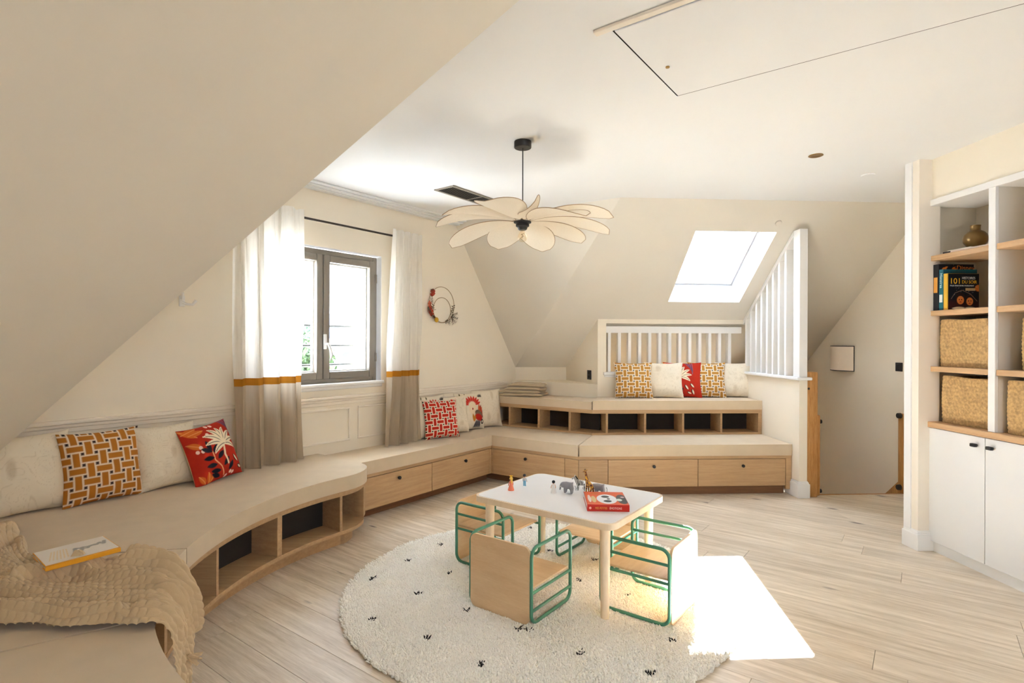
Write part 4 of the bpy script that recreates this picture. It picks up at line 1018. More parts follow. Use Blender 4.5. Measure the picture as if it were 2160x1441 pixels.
def spotted(name, c1, c2, sc_):
    m, nt, p = nodes(name); mp = coords(nt); vo = nt.nodes.new('ShaderNodeTexVoronoi'); vo.inputs['Scale'].default_value = sc_; vo.feature = 'DISTANCE_TO_EDGE'
    nt.links.new(mp.outputs[0], vo.inputs['Vector']); nt.links.new(mixcol(nt, ramp(nt, vo.outputs[0], 0.06, 0.1), rgb(*c1), rgb(*c2)), p.inputs['Base Color']); p.inputs['Roughness'].default_value = 0.45; return m
def four_legs(pts, ed, rd, fx, bx, y, zt, r0, r1, fi, bi):
    for x, s_ in ((fx, 1), (fx, -1), (bx, 1), (bx, -1)):
        k = len(pts); sh = 0.003 * s_
        pts += [(x, s_ * y, zt), (x + sh + (0.004 if x == bx else 0), s_ * y, zt * 0.52), (x + sh - (0.003 if x == bx else 0), s_ * y, zt * 0.26), (x + sh, s_ * y, 0.0015)]
        ed += [(fi if x == fx else bi, k), (k, k + 1), (k + 1, k + 2), (k + 2, k + 3)]; rd += [r0, (r0 + r1) / 2, r1, r1 * 1.25]
t = toy('toy_zebra', 'small black and white striped toy zebra behind the giraffe', 'toy', onT(0.398, 3.175), 168)
pts = [(0, 0, 0.046), (-0.020, 0, 0.048), (0.018, 0, 0.048), (0.028, 0, 0.060), (0.035, 0, 0.073), (0.044, 0, 0.073), (0.053, 0, 0.066)]
ed = [(0, 1), (0, 2), (2, 3), (3, 4), (4, 5), (5, 6)]; rd = [0.0125, 0.0125, 0.0125, 0.009, 0.0075, 0.0065, 0.0045]
four_legs(pts, ed, rd, 0.017, -0.021, 0.0065, 0.034, 0.0055, 0.003, 2, 1)
mz = striped('zebra_stripes', (238, 236, 230), (26, 24, 24), 42); part('body', skin(pts, ed, rd, 2), mz, t)
bm = bm_new(); 
for k in range(7): box(bm, 0.0, 0.005, -0.0015, 0.0015, 0.0, 0.010); 
bm.free(); bm = tube(bm_new(), [(0.014, 0, 0.062), (0.022, 0, 0.073), (0.030, 0, 0.083), (0.036, 0, 0.085)], [0.002, 0.0035, 0.0035, 0.002], 6); part('mane', bm, cmat((26, 24, 24)), t)
for s_ in (-1, 1): part('ear', ball(bm_new(), (0.034, s_ * 0.005, 0.084), 0.005, 1, (0.5, 0.5, 1.2)), mz, t)
part('tail', tube(bm_new(), [(-0.032, 0, 0.052), (-0.039, 0, 0.042), (-0.040, 0, 0.026)], [0.0015, 0.0012, 0.0022], 6), cmat((26, 24, 24)), t)
t = toy('toy_giraffe', 'tall yellow toy giraffe with brown spots by the red book', 'toy', onT(0.432, 3.062), 120)
pts = [(0, 0, 0.066), (-0.020, 0, 0.060), (0.018, 0, 0.073), (0.027, 0, 0.094), (0.034, 0, 0.115), (0.040, 0, 0.131), (0.050, 0, 0.129), (0.059, 0, 0.123)]
ed = [(0, 1), (0, 2), (2, 3), (3, 4), (4, 5), (5, 6), (6, 7)]; rd = [0.0125, 0.0115, 0.0135, 0.0085, 0.0065, 0.0062, 0.0058, 0.004]
four_legs(pts, ed, rd, 0.018, -0.022, 0.0065, 0.052, 0.0056, 0.0032, 2, 1)
mg = spotted('giraffe_spots', (230, 172, 46), (112, 58, 24), 75); part('body', skin(pts, ed, rd, 2), mg, t)
for s_ in (-1, 1):
    part('ear', ball(bm_new(), (0.037, s_ * 0.008, 0.137), 0.005, 1, (0.5, 1.2, 0.6)), mg, t); part('horn', tube(bm_new(), [(0.041, s_ * 0.003, 0.136), (0.041, s_ * 0.0035, 0.145)], [0.0013, 0.0018], 6), cmat((90, 48, 24)), t)
part('mane', tube(bm_new(), [(0.010, 0, 0.086), (0.020, 0, 0.103), (0.029, 0, 0.122), (0.036, 0, 0.137)], [0.0015, 0.0025, 0.0025, 0.0015], 6), cmat((120, 62, 26)), t)
part('tail', tube(bm_new(), [(-0.031, 0, 0.062), (-0.038, 0, 0.05), (-0.039, 0, 0.034)], [0.0015, 0.0012, 0.002], 6), cmat((112, 58, 24)), t)
SKIN_ = cmat((224, 172, 136), 0.45)
def figure(name, lab, p, rz, hair, top, low, dress=False, h=0.074):
    t = toy(name, lab, 'toy', p, rz); k = h / 0.074
    if dress:
        part('dress', lathe(bm_new(), [(0, 0), (0.0165 * k, 0), (0.0168 * k, 0.003), (0.012 * k, 0.020 * k), (0.0075 * k, 0.034 * k), (0.0085 * k, 0.046 * k), (0.006 * k, 0.050 * k), (0, 0.051 * k)], 18), low, t)
    else:
        pts = [(0, 0, 0.030 * k), (0, 0, 0.047 * k)]; ed = [(0, 1)]; rd = [(0.0085 * k, 0.006 * k)] * 2
        part('torso', skin(pts + [(0, 0, 0.038 * k)], [(0, 2), (2, 1)], [0.0075 * k, 0.0068 * k, 0.0078 * k], 2), top, t)
        for s_ in (-1, 1): part('leg', tube(bm_new(), [(s_ * 0.0045 * k, 0, 0.032 * k), (s_ * 0.0048 * k, 0, 0.015 * k), (s_ * 0.005 * k, -0.001, 0.003 * k), (s_ * 0.005 * k, -0.002, 0)], [0.0046 * k, 0.0042 * k, 0.0042 * k, 0.005 * k], 10), low, t)
    for s_ in (-1, 1):
        a = part('arm', tube(bm_new(), [(s_ * 0.0075 * k, 0, 0.047 * k), (s_ * 0.0115 * k, -0.001, 0.038 * k), (s_ * 0.0125 * k, -0.004, 0.029 * k)], [0.0028 * k, 0.0026 * k, 0.0024 * k], 8), top, t)
        part('hand', ball(bm_new(), (s_ * 0.0127 * k, -0.005, 0.0268 * k), 0.0027 * k, 1), SKIN_, t)
    hd_ = part('head', ball(ball(bm_new(), (0, 0, 0.0605 * k), 0.0088 * k, 2, (0.95, 0.95, 1.05)), (0, -0.0088 * k, 0.0595 * k), 0.0014 * k, 1), SKIN_, t)
    obj('neck', tube(bm_new(), [(0, 0, 0.047 * k), (0, 0, 0.055 * k)], 0.0036 * k, 8), SKIN_, hd_, PM[t.name])
    for s_ in (-1, 1): obj('eye', ball(bm_new(), (s_ * 0.0032 * k, -0.0084 * k, 0.0618 * k), 0.0011 * k, 1), cmat((24, 20, 20)), hd_, PM[t.name])
    obj('mouth', tube(bm_new(), [(-0.0024 * k, -0.0082 * k, 0.0570 * k), (0, -0.0090 * k, 0.0562 * k), (0.0024 * k, -0.0082 * k, 0.0570 * k)], 0.0004 * k, 5), cmat((150, 60, 50)), hd_, PM[t.name])
    part('hair', ball(bm_new(), (0, 0.0016, 0.0628 * k), 0.0096 * k, 2, (1, 0.98, 0.98)), hair, t)
    return t, k
t, k = figure('toy_princess', 'small toy princess in a salmon pink dress with blonde hair and crown', onT(-0.002, 3.185), 200, cmat((240, 196, 84)), cmat((238, 150, 120)), cmat((238, 132, 100)), True, 0.080)
bm = lathe(bm_new(), [(0.0075, 0.0), (0.010, 0.006), (0.0094, 0.006), (0.007, 0.0)], 16, (0, 0.0015, 0.0725 * k)); part('crown', bm, cmat((240, 190, 60), 0.3), t)
part('braid', tube(bm_new(), [(0, 0.009, 0.066 * k), (0, 0.012, 0.056 * k), (0, 0.011, 0.040 * k)], [0.0055, 0.005, 0.003], 8), cmat((240, 196, 84)), t)
figure('toy_man', 'small toy man with dark hair, grey top and light blue trousers', onT(0.078, 3.285), 150, cmat((36, 30, 28)), cmat((196, 198, 196)), cmat((120, 178, 206)))
figure('toy_woman', 'small toy figure with dark hair in a white outfit near the elephant', onT(0.238, 3.135), 185, cmat((30, 26, 26)), cmat((228, 196, 168)), cmat((236, 232, 226)), True)
# red animal book
t = thing('board_book', 'thick red picture book with a white oval on the cover, lying on the table', 'book', I4, (0.383, 2.797, TZ), math.radians(-3))
Mb = PM[t.name]; BWD, BDP, BTH = 0.212, 0.243, 0.034
book_parts(t, BWD, BDP, BTH, cmat((196, 40, 26), 0.3), Mb, 0.004)
def cov_red(u, v):
    c = base(u, (226, 104, 62)); c = sdf_mix(c, np.clip((0.08 - v) * 30, 0, 1), (240, 120, 86))
    c = sdf_mix(c, ell(u, v, 0.52, 0.42, 0.25, 0.36, 0, 0.05), (236, 238, 240))
    for a, b, r1_, r2_ in ((0.50, 0.60, 0.10, 0.09), (0.52, 0.26, 0.10, 0.08), (0.56, 0.43, 0.04, 0.05)): c = sdf_mix(c, ell(u, v, a, b, r1_, r2_), (52, 52, 54))
    c = sdf_mix(c, ell(u, v, 0.90, 0.42, 0.14, 0.36), (84, 86, 84)); c = sdf_mix(c, ell(u, v, 0.82, 0.36, 0.07, 0.09), (222, 232, 220)); c = sdf_mix(c, ell(u, v, 0.93, 0.58, 0.05, 0.05), (220, 190, 196))
    c = sdf_mix(c, ell(u, v, 0.09, 0.45, 0.04, 0.28), (240, 224, 214)); c = sdf_mix(c, ell(u, v, 0.19, 0.40, 0.06, 0.25), (224, 196, 140)); c = sdf_mix(c, ell(u, v, 0.25, 0.85, 0.10, 0.08), (214, 110, 50))
    return c
print_part('cover_print', cov_red, Mb @ axes((0.002, 0.002, BTH + 0.0004), (1, 0, 0), (0, 1, 0)), BWD - 0.004, BDP - 0.004, 110, t)
obj('lettering', text_bm('MES PETITES', 0.0155, Mb @ axes((0.040, -0.0004, 0.011), (1, 0, 0), (0, 0, 1)) @ Matrix.Diagonal((0.72, 1, 1, 1))), cmat((232, 160, 70)), t, label='orange spine words')
obj('lettering', text_bm('ÉMOTIONS', 0.0155, Mb @ axes((0.112, -0.0004, 0.011), (1, 0, 0), (0, 0, 1)) @ Matrix.Diagonal((0.80, 1, 1, 1))), cmat((246, 214, 204)), t, label='white spine word')
obj('emblem', tube(bm_new(), [(0.0155, -0.0001, 0.0165), (0.0155, -0.0008, 0.0165)], 0.0062, 14), cmat((250, 190, 176)), t, Mb, label='pale round mark on the spine')

# ================================================================== PENDANT LAMP
LP = Vector((0.060, 3.336, 0))
HZ = 2.075
t = thing('pendant_lamp', 'black pendant lamp with pale linen petals hanging from the ceiling', 'lamp', I4, (LP.x, LP.y, CEIL - 0.04))
obj('canopy', lathe(bm_new(), [(0, CEIL), (0.051, CEIL), (0.052, CEIL - 0.003), (0.052, CEIL - 0.036), (0.049, CEIL - 0.040), (0, CEIL - 0.040)], 32, (LP.x, LP.y, 0)), M_BLACK, t)
obj('cord', tube(bm_new(), [(LP.x, LP.y, CEIL - 0.039), (LP.x + 0.001, LP.y, HZ + 0.02)], 0.0032, 8), M_BLACK, t)
obj('hub', lathe(bm_new(), [(0, 0.022), (0.012, 0.022), (0.014, 0.004), (0.052, 0.002), (0.053, -0.004), (0.036, -0.008), (0.040, -0.014), (0.040, -0.026), (0.030, -0.032), (0.028, -0.042), (0.022, -0.048), (0, -0.048)], 28, (LP.x, LP.y, HZ)), M_BLACK, t)
b = obj('bulb', lathe(bm_new(), [(0.0, -0.048), (0.012, -0.049), (0.014, -0.058), (0.026, -0.078), (0.029, -0.094), (0.024, -0.110), (0.012, -0.119), (0, -0.121)], 24, (LP.x, LP.y, HZ)), M_BULB, t)
obj('filament', tube(bm_new(), [(LP.x + 0.010 * math.cos(a * 1.3), LP.y + 0.010 * math.sin(a * 1.3), HZ - 0.065 - 0.004 * a) for a in range(9)], 0.0012, 5), M_BRASS, b)
def petal(az, rise, droop, L, W, cup=0.05, roll=0.0):
    """one linen petal on a wire loop: azimuth, start angle up, how far it bends down, length, width"""
    nu, nv = 19, 11; a = math.radians(az); d = Vector((math.cos(a), math.sin(a), 0)); sd = Vector((-d.y, d.x, 0))
    V = np.zeros((nu, nv, 3)); pos = Vector((LP.x, LP.y, HZ + 0.006)) + d * 0.045; sp = [pos.copy()]; angs = []
    for i in range(1, nu):
        s_ = i / (nu - 1); an = math.radians(rise - droop * s_ ** 1.2); angs.append(an); pos = pos + (d * math.cos(an) + UP * math.sin(an)) * (L / (nu - 1)); sp.append(pos.copy())
    angs.append(angs[-1])
    rim_l, rim_r = [], []
    for i in range(nu):
        s_ = i / (nu - 1); q_ = s_ ** 1.25; wd = max(W * math.sqrt(max(0.0, 1 - (2 * q_ - 1) ** 2)), 0.002)
        nrm = -d * math.sin(angs[i]) + UP * math.cos(angs[i]); rl = math.radians(roll) * s_; lat = sd * math.cos(rl) + nrm * math.sin(rl)
        for j in range(nv):
            e = -1 + 2 * j / (nv - 1); p = sp[i] + lat * (wd * e) + nrm * (cup * wd * e * e * 2)
            V[i, j] = p
        rim_l.append(tuple(V[i, 0])); rim_r.append(tuple(V[i, -1]))
    me = np_mesh('petal', V.reshape(-1, 3), grid_faces(nu, nv), None, True, 180)
    o = obj('petal', None, M_PETAL, t, mesh=me)
    obj('wire', tube(bm_new(), rim_l + rim_r[::-1], 0.0022, 6, closed=True), M_WIRE, o)
for p in ((-14, 12, 26, 0.50, 0.11, 0.08, -10), (18, 6, 22, 0.54, 0.115, 0.08, 0), (42, 2, 20, 0.50, 0.115, 0.05, 0), (74, 0, 24, 0.50, 0.125, 0.05, 8), (108, 0, 22, 0.48, 0.12, 0.05, 0), (144, 2, 28, 0.54, 0.115, 0.05, 0),
          (176, 12, 32, 0.49, 0.105, 0.1, 0), (-156, 10, 24, 0.46, 0.105, 0.1, 0), (-114, 7, 14, 0.46, 0.125, 0.1, 0), (-78, 14, 8, 0.26, 0.07, 0.1, 60), (-48, 8, 30, 0.46, 0.115, 0.08, 10)):
    petal(*p)

# ================================================================== CEILING AND WALL FITTINGS
t = thing('air_vent', 'long black ventilation grille with a metal frame in the ceiling near the lamp', 'vent', FA, (-3.01, 3.45, CEIL - 0.012))
vx0, vx1, vy0, vy1 = -3.115, -2.905, 3.15, 3.90
bm = ringframe(vx0, vx1, vy0, vy1, 0.022, CEIL - 0.010, CEIL + 0.0, 0.003); obj('frame', bm, M_FRAME, t, FA)
ym = (vy0 + vy1) / 2; obj('bar', bxo(vx0 + 0.02, vx1 - 0.02, ym - 0.008, ym + 0.008, CEIL - 0.009, CEIL - 0.001), M_FRAME, t, FA)
obj('duct', bxo(vx0 + 0.02, vx1 - 0.02, vy0 + 0.02, vy1 - 0.02, CEIL - 0.0015, CEIL - 0.0008), M_DARK, t, FA)
for y0, y1 in ((vy0 + 0.022, ym - 0.008), (ym + 0.008, vy1 - 0.022)):
    for k in range(9):
        x = vx0 + 0.03 + k * (vx1 - vx0 - 0.06) / 8; obj('slat', bxo(x - 0.004, x + 0.004, y0, y1, CEIL - 0.008, CEIL - 0.003), M_BLACK, t, FA)
sp = Vector((1.987, 3.633, 0)) * ((CEIL - CAM_H) / (2.585 - CAM_H))
t = thing('downlight', 'round brass recessed downlight in the flat ceiling', 'light', I4, (sp.x, sp.y, CEIL - 0.004))
obj('rim', lathe(bm_new(), [(0.032, 0.0), (0.043, 0.0), (0.044, -0.003), (0.040, -0.005), (0.033, -0.004)], 28, (sp.x, sp.y, CEIL)), M_BRASS, t)
obj('reflector', lathe(bm_new(), [(0.033, -0.003), (0.030, -0.0012), (0.016, -0.0006), (0, -0.0006)], 28, (sp.x, sp.y, CEIL)), M_BRASS, t)
sp = Vector((2.595, 4.046, 0)) * ((CEIL - CAM_H) / (2.585 - CAM_H))
t = thing('ceiling_sensor', 'flat round white sensor plate on the ceiling near the pillar', 'sensor', I4, (sp.x, sp.y, CEIL - 0.008))
obj('plate', lathe(bm_new(), [(0, 0.0), (0.045, 0.0), (0.045, -0.004), (0.041, -0.008), (0, -0.008)], 28, (sp.x, sp.y, CEIL)), M_CEIL, t)
pz = 5.0
t = thing('roof_sensor', 'small round white sensor on the roof slope above the skylight corner', 'sensor', I4, ps1(2.60, 4.735))
SM = axes(ps1(2.60, 4.735), B1, (B2 - UP * S1_K)); SM = SM @ Matrix.Rotation(math.pi, 4, 'X')
obj('plate', lathe(bm_new(), [(0, -0.001), (0.028, -0.001), (0.028, 0.006), (0.024, 0.010), (0, 0.010)], 24), M_SLOPE_SHADE, t, SM)
# wall sconce on the stair wall
t = thing('wall_sconce', 'square pale fabric wall lamp with black edges on the stair wall', 'lamp', FB, (SW - 0.06, 5.675, 1.07))
sy0, sy1, sz0, sz1 = 5.494, 5.856, 1.065, 1.330
obj('back_plate', bxo(SW - 0.012, SW - 0.0005, sy0, sy1, sz0, sz1, 0.002), M_BLACK, t, FB)
bm = bm_new(); arc = [(SW - 0.012 - 0.085 * math.sin(math.pi * k / 16) ** 0.8, sy0 + (sy1 - sy0) * k / 16) for k in range(17)]
vb = [bm.verts.new((x, y, sz0 + 0.006)) for x, y in arc]; vt_ = [bm.verts.new((x, y, sz1 - 0.006)) for x, y in arc]
for k in range(16): bm.faces.new((vb[k], vb[k + 1], vt_[k + 1], vt_[k]))
obj('shade', bm, M_CREAM, t, FB)
for z in (sz0 + 0.004, sz1 - 0.004): obj('rim', tube(bm_new(), [(x, y, z) for x, y in arc], 0.004, 6), M_BLACK, t, FB)
def plate(name, lab, M, bx, cat='switch'):
    t = thing(name, lab, cat, M, ((bx[0] + bx[1]) / 2, (bx[2] + bx[3]) / 2, bx[4])); obj('plate', bxo(*bx, 0.003, 2), M_BLACK, t, M); return t
t = plate('light_switch', 'black square light switch on the stair wall beside the pillar', FB, (SW - 0.010, SW - 0.0005, 4.842, 4.922, 1.10, 1.18)); obj('rocker', bxo(SW - 0.014, SW - 0.010, 4.862, 4.902, 1.118, 1.162, 0.003), M_BLACK, t, FB)
nd = (n_r - e_).normalized(); om = axes(e_ + nd * 0.165 + UP * 0.955, nd, UP)
if om.col[2].to_3d().dot(Vector((0, -1, 0))) < 0: om = om @ Matrix.Rotation(math.pi, 4, 'Y')
t = thing('wall_socket', 'black upright wall socket beside the railing opening', 'socket', om, (0, 0, 0)); obj('plate', bxo(-0.04, 0.04, 0, 0.10, 0.001, 0.010, 0.003, 2), M_BLACK, t, om)
for yv in (0.03, 0.07): obj('insert', lathe(bm_new(), [(0.018, 0.0095), (0.018, 0.0115), (0.013, 0.0115), (0.013, 0.0102), (0, 0.0102)], 16, (0, yv, 0)), M_DARK, t, om)
# small white hook on the left wall
t = thing('wall_hook', 'small white double hook on the left wall at the edge of the slope', 'hook', FA, (GW + 0.01, 1.612, 1.575))
obj('plate', lathe(bm_new(), [(0, 0), (0.03, 0), (0.03, 0.006), (0.026, 0.010), (0, 0.010)], 20).__class__ and box(bm_new(), GW + 0.0005, GW + 0.010, 1.565, 1.60, 1.57, 1.64, 0.006, 3), M_WHITE, t, FA)
obj('prong', tube(bm_new(), [(GW + 0.008, 1.58, 1.60), (GW + 0.03, 1.60, 1.585), (GW + 0.045, 1.63, 1.585), (GW + 0.045, 1.65, 1.61)], [0.008, 0.008, 0.008, 0.010], 8), M_WHITE, t, FA)
obj('prong', tube(bm_new(), [(GW + 0.008, 1.58, 1.62), (GW + 0.03, 1.575, 1.63), (GW + 0.045, 1.57, 1.655)], [0.007, 0.007, 0.009], 8), M_WHITE, t, FA)

# dried flower wreath
WY, WZc = 3.925, 1.715
t = thing('dried_flower_wreath', 'double gold ring wreath with dried red flowers and leaves on the left wall', 'wreath', FA, (GW + 0.012, WY, 1.52))
def ringpts(cy, cz, r, n=48): return [(GW + 0.012, cy + r * math.cos(2 * math.pi * k / n), cz + r * math.sin(2 * math.pi * k / n)) for k in range(n)]
obj('ring', tube(bm_new(), ringpts(3.950, 1.715, 0.176), 0.0032, 6, closed=True), M_WIRE, t, FA)
obj('ring', tube(bm_new(), ringpts(3.955, 1.665, 0.122), 0.0032, 6, closed=True), M_WIRE, t, FA)
random.seed(5)
def wp(ang, r=0.176): a = math.radians(ang); return Vector((GW + 0.02, 3.950 + r * math.cos(a), 1.715 + r * math.sin(a)))
def blossom(p, r, m, n=7):
    bm = bm_new()
    for k in range(n):
        a = 2 * math.pi * k / n + random.random(); q_ = p + Vector((0.006 * random.random(), math.cos(a) * r * 0.55, math.sin(a) * r * 0.55)); ball(bm, q_, r * 0.5, 1, (0.5, 1, 0.8), Matrix.Rotation(a, 3, 'X'))
    ball(bm, p + Vector((0.006, 0, 0)), r * 0.35, 1); obj('blossom', bm, m, t, FA, label='dried %s flower head' % ('red' if m is not MYEL else 'yellow'))
def sprig(p, d, L, m, n=6):
    d = Vector(d).normalized(); s_ = Vector((0, -d.z, d.y)); bm = tube(bm_new(), [p, p + d * L * .5 + Vector((0.006, 0, 0)), p + d * L], [0.0022, 0.002, 0.0008], 5)
    for k in range(n):
        q_ = p + d * (L * (0.2 + 0.8 * k / n)); sg = 1 if k % 2 else -1; e = (d * 0.6 + s_ * sg + Vector((random.uniform(-.2, .6), 0, 0))).normalized(); ln = L * 0.32
        c = q_ + e * ln * 0.5; u = e; vv = d.cross(e).normalized(); pts_ = [q_, c + vv * 0.005 + d * 0.004, q_ + e * ln, c - vv * 0.005 - d * 0.003]; f = bm.faces.new([bm.verts.new(x) for x in pts_])
    obj('leaf_sprig', bm, m, t, FA, smooth=False)
MRED, MRED2, MYEL = cmat((176, 62, 40), 0.8), cmat((206, 104, 72), 0.8), cmat((206, 160, 40), 0.7)
MLEAF, MBR = cmat((78, 70, 42), 0.8), cmat((96, 58, 34), 0.8)
for ang, r, m in ((140, 0.034, MRED), (146, 0.026, MRED), (178, 0.026, MRED2), (186, 0.024, MRED2), (194, 0.034, MRED), (204, 0.032, MRED), (212, 0.026, MRED)): blossom(wp(ang), r, m)
for ang, m in ((128, MLEAF), (150, MBR), (160, MBR), (168, MLEAF), (182, MBR), (190, MBR), (206, MLEAF), (222, MBR), (232, MLEAF), (240, MBR), (300, MLEAF), (310, MLEAF), (322, MBR), (330, MLEAF)):
    a = math.radians(ang + 90 * (1 if ang < 200 else -1) + random.uniform(-40, 40)); sprig(wp(ang, 0.172), (0.25, math.cos(a), math.sin(a)), 0.075, m)
sprig(wp(214), (0.3, -0.86, 0.45), 0.11, cmat((70, 78, 66), 0.8), 7)
for a in (-20, -55, -85, 20): sprig(wp(318, 0.165), (0.3, math.cos(math.radians(a)), math.sin(math.radians(a))), 0.085, MBR if a < -30 else MLEAF, 7)
sprig(wp(322, 0.15), (0.3, 0.1, 1), 0.10, MLEAF, 7)
obj('citrus_slice', ball(bm_new(), wp(238) + Vector((0.012, 0, 0)), 0.026, 2, (0.6, 1, 1)), MYEL, t, FA, label='yellow dried fruit')

# ================================================================== CURTAINS
t = thing('curtain_rod', 'thin dark curtain rod above the window', 'rod', FA, (-3.70, 2.7, 2.262))
RODX = -3.70
obj('rod', tube(bm_new(), [(RODX, 1.96, 2.272), (RODX, 3.53, 2.272)], 0.0085, 10), cmat((52, 40, 30), 0.4), t, FA)
for y in (2.0, 3.50): obj('bracket', tube(bm_new(), [(GW + 0.001, y, 2.272), (RODX, y, 2.272)], 0.007, 8), cmat((52, 40, 30), 0.4), t, FA)
for y in (1.96, 3.53): obj('finial', ball(bm_new(), (RODX, y, 2.272), 0.014, 2), cmat((52, 40, 30), 0.4), t, FA)
def curtain(label, ytop, ybot, zbot, folds, amp, seed):
    t = thing('curtain', label, 'curtain', FA, (RODX, (ybot[0] + ybot[1]) / 2, zbot), group='curtains at the window')
    r = np.random.default_rng(seed); n = 260; u = np.linspace(0, 1, n); ph = np.cumsum(0.5 + r.random(n)); ph = ph / ph[-1] * folds * 2 * np.pi
    amps = amp * (0.75 + 0.5 * np.interp(u, np.linspace(0, 1, folds + 2), r.random(folds + 2)))
    def sheet(name, z0, z1, m, nz, lab=None):
        z = np.linspace(z0, z1, nz); U, Zg = np.meshgrid(u, z, indexing='ij'); f = (Zg - zbot) / (2.30 - zbot); q_ = f ** 0.7
        y0 = ybot[0] * (1 - q_) + ytop[0] * q_; y1 = ybot[1] * (1 - q_) + ytop[1] * q_
        P_ = ph[:, None] + 0.25 * np.sin(3 * Zg + 2 * U); A_ = amps[:, None] * (0.62 + 0.38 * (1 - f)); w_ = np.sin(P_)
        pinch = np.exp(-((Zg - 2.262) / 0.03) ** 2)
        X = RODX + 0.014 + 0.026 * f ** 2 + A_ * (1 - 0.35 * f ** 3) * np.sign(w_) * np.abs(w_) ** 0.75 + 0.006 * np.sin(9 * P_ / folds + 5 * Zg)
        Y = y0 + (y1 - y0) * U + 0.012 * np.sin(2 * P_) * (1 - 0.5 * f)
        Zz = Zg + 0.006 * np.cos(P_) * (f > 0.995)
        V = np.stack([X, Y, Zz], -1).reshape(-1, 3)
        me = np_mesh(name, V, grid_faces(n, nz), None, True, 180)
        return obj(name, None, m, t, FA, mesh=me, label=lab)
    sheet('upper_panel', 1.098, 2.318, M_CURT_W, 60, 'off-white linen upper part')
    sheet('band', 1.048, 1.0985, M_CURT_B, 4, 'ochre band')
    sheet('lower_panel', zbot, 1.0485, M_CURT_G, 40, 'greige lower part')
    return t
curtain('left curtain in off-white linen with ochre band and greige hem', (1.84, 2.36), (1.875, 2.385), S2T + 0.004, 4, 0.048, 3)
curtain('right curtain in off-white linen with ochre band and greige hem', (3.205, 3.555), (3.125, 3.585), SEAT_Z + 0.004, 4, 0.045, 8)

# ================================================================== PILLOWS
def p_weave(fg, bg, dot, n=6.6, ou=0.0, ov=0.0):
    def f(u, v):
        c = base(u, bg); x, y = u * n + ou, v * n + ov; i, j = np.round(x), np.round(y)
        for di in (-1, 0, 1):
            for dj in (-1, 0, 1):
                ii, jj = i + di, j + dj; dx, dy = np.abs(x - ii), np.abs(y - jj); h_ = ((ii + jj) % 2 == 0)
                a, b_ = np.where(h_, dx, dy), np.where(h_, dy, dx)
                m = np.clip((0.61 - a) / 0.06 + 0.5, 0, 1) * np.clip((0.25 - b_) / 0.06 + 0.5, 0, 1); c = sdf_mix(c, m, fg)
        dx, dy = np.abs(x - np.floor(x) - 0.5), np.abs(y - np.floor(y) - 0.5)
        return sdf_mix(c, np.clip((0.125 - np.maximum(dx, dy)) / 0.05 + 0.5, 0, 1), dot)
    return f
def p_cream(seed):
    def f(u, v):
        c = base(u, (226, 214, 192)); a = vnoise(u + 0.1 * vnoise(u, v, 9, seed + 3), v * 0.55, 7, seed); l = np.abs((a * 7) % 1 - 0.5)
        c = sdf_mix(c, np.clip((0.07 - l) / 0.05, 0, 1) * 0.35, (186, 168, 138)); b_ = vnoise(u, v * 0.6, 6, seed + 1)
        return sdf_mix(c, np.clip((b_ - 0.72) * 6, 0, 1) * 0.45, (188, 166, 132))
    return f
def frond(c, u, v, cx, cy, ang, L, wd, col, vein):
    a = math.radians(ang); ex, ey = cx + L * math.cos(a), cy + L * math.sin(a); mx_, my_ = (cx + ex) / 2 + 0.10 * L * -math.sin(a) * (1 if math.cos(a) > 0 else -1), (cy + ey) / 2 + 0.22 * L
    P_ = [((1 - t_) ** 2 * cx + 2 * t_ * (1 - t_) * mx_ + t_ ** 2 * ex, (1 - t_) ** 2 * cy + 2 * t_ * (1 - t_) * my_ + t_ ** 2 * ey) for t_ in np.linspace(0, 1, 10)]
    for k, (p, q_) in enumerate(zip(P_, P_[1:])):
        t_ = (k + 0.5) / 9; c = sdf_mix(c, line(u, v, [p, q_], wd * math.sin(math.pi * (0.12 + 0.86 * t_)) + 0.002), col)
    return sdf_mix(c, line(u, v, P_[:9], 0.006), vein)
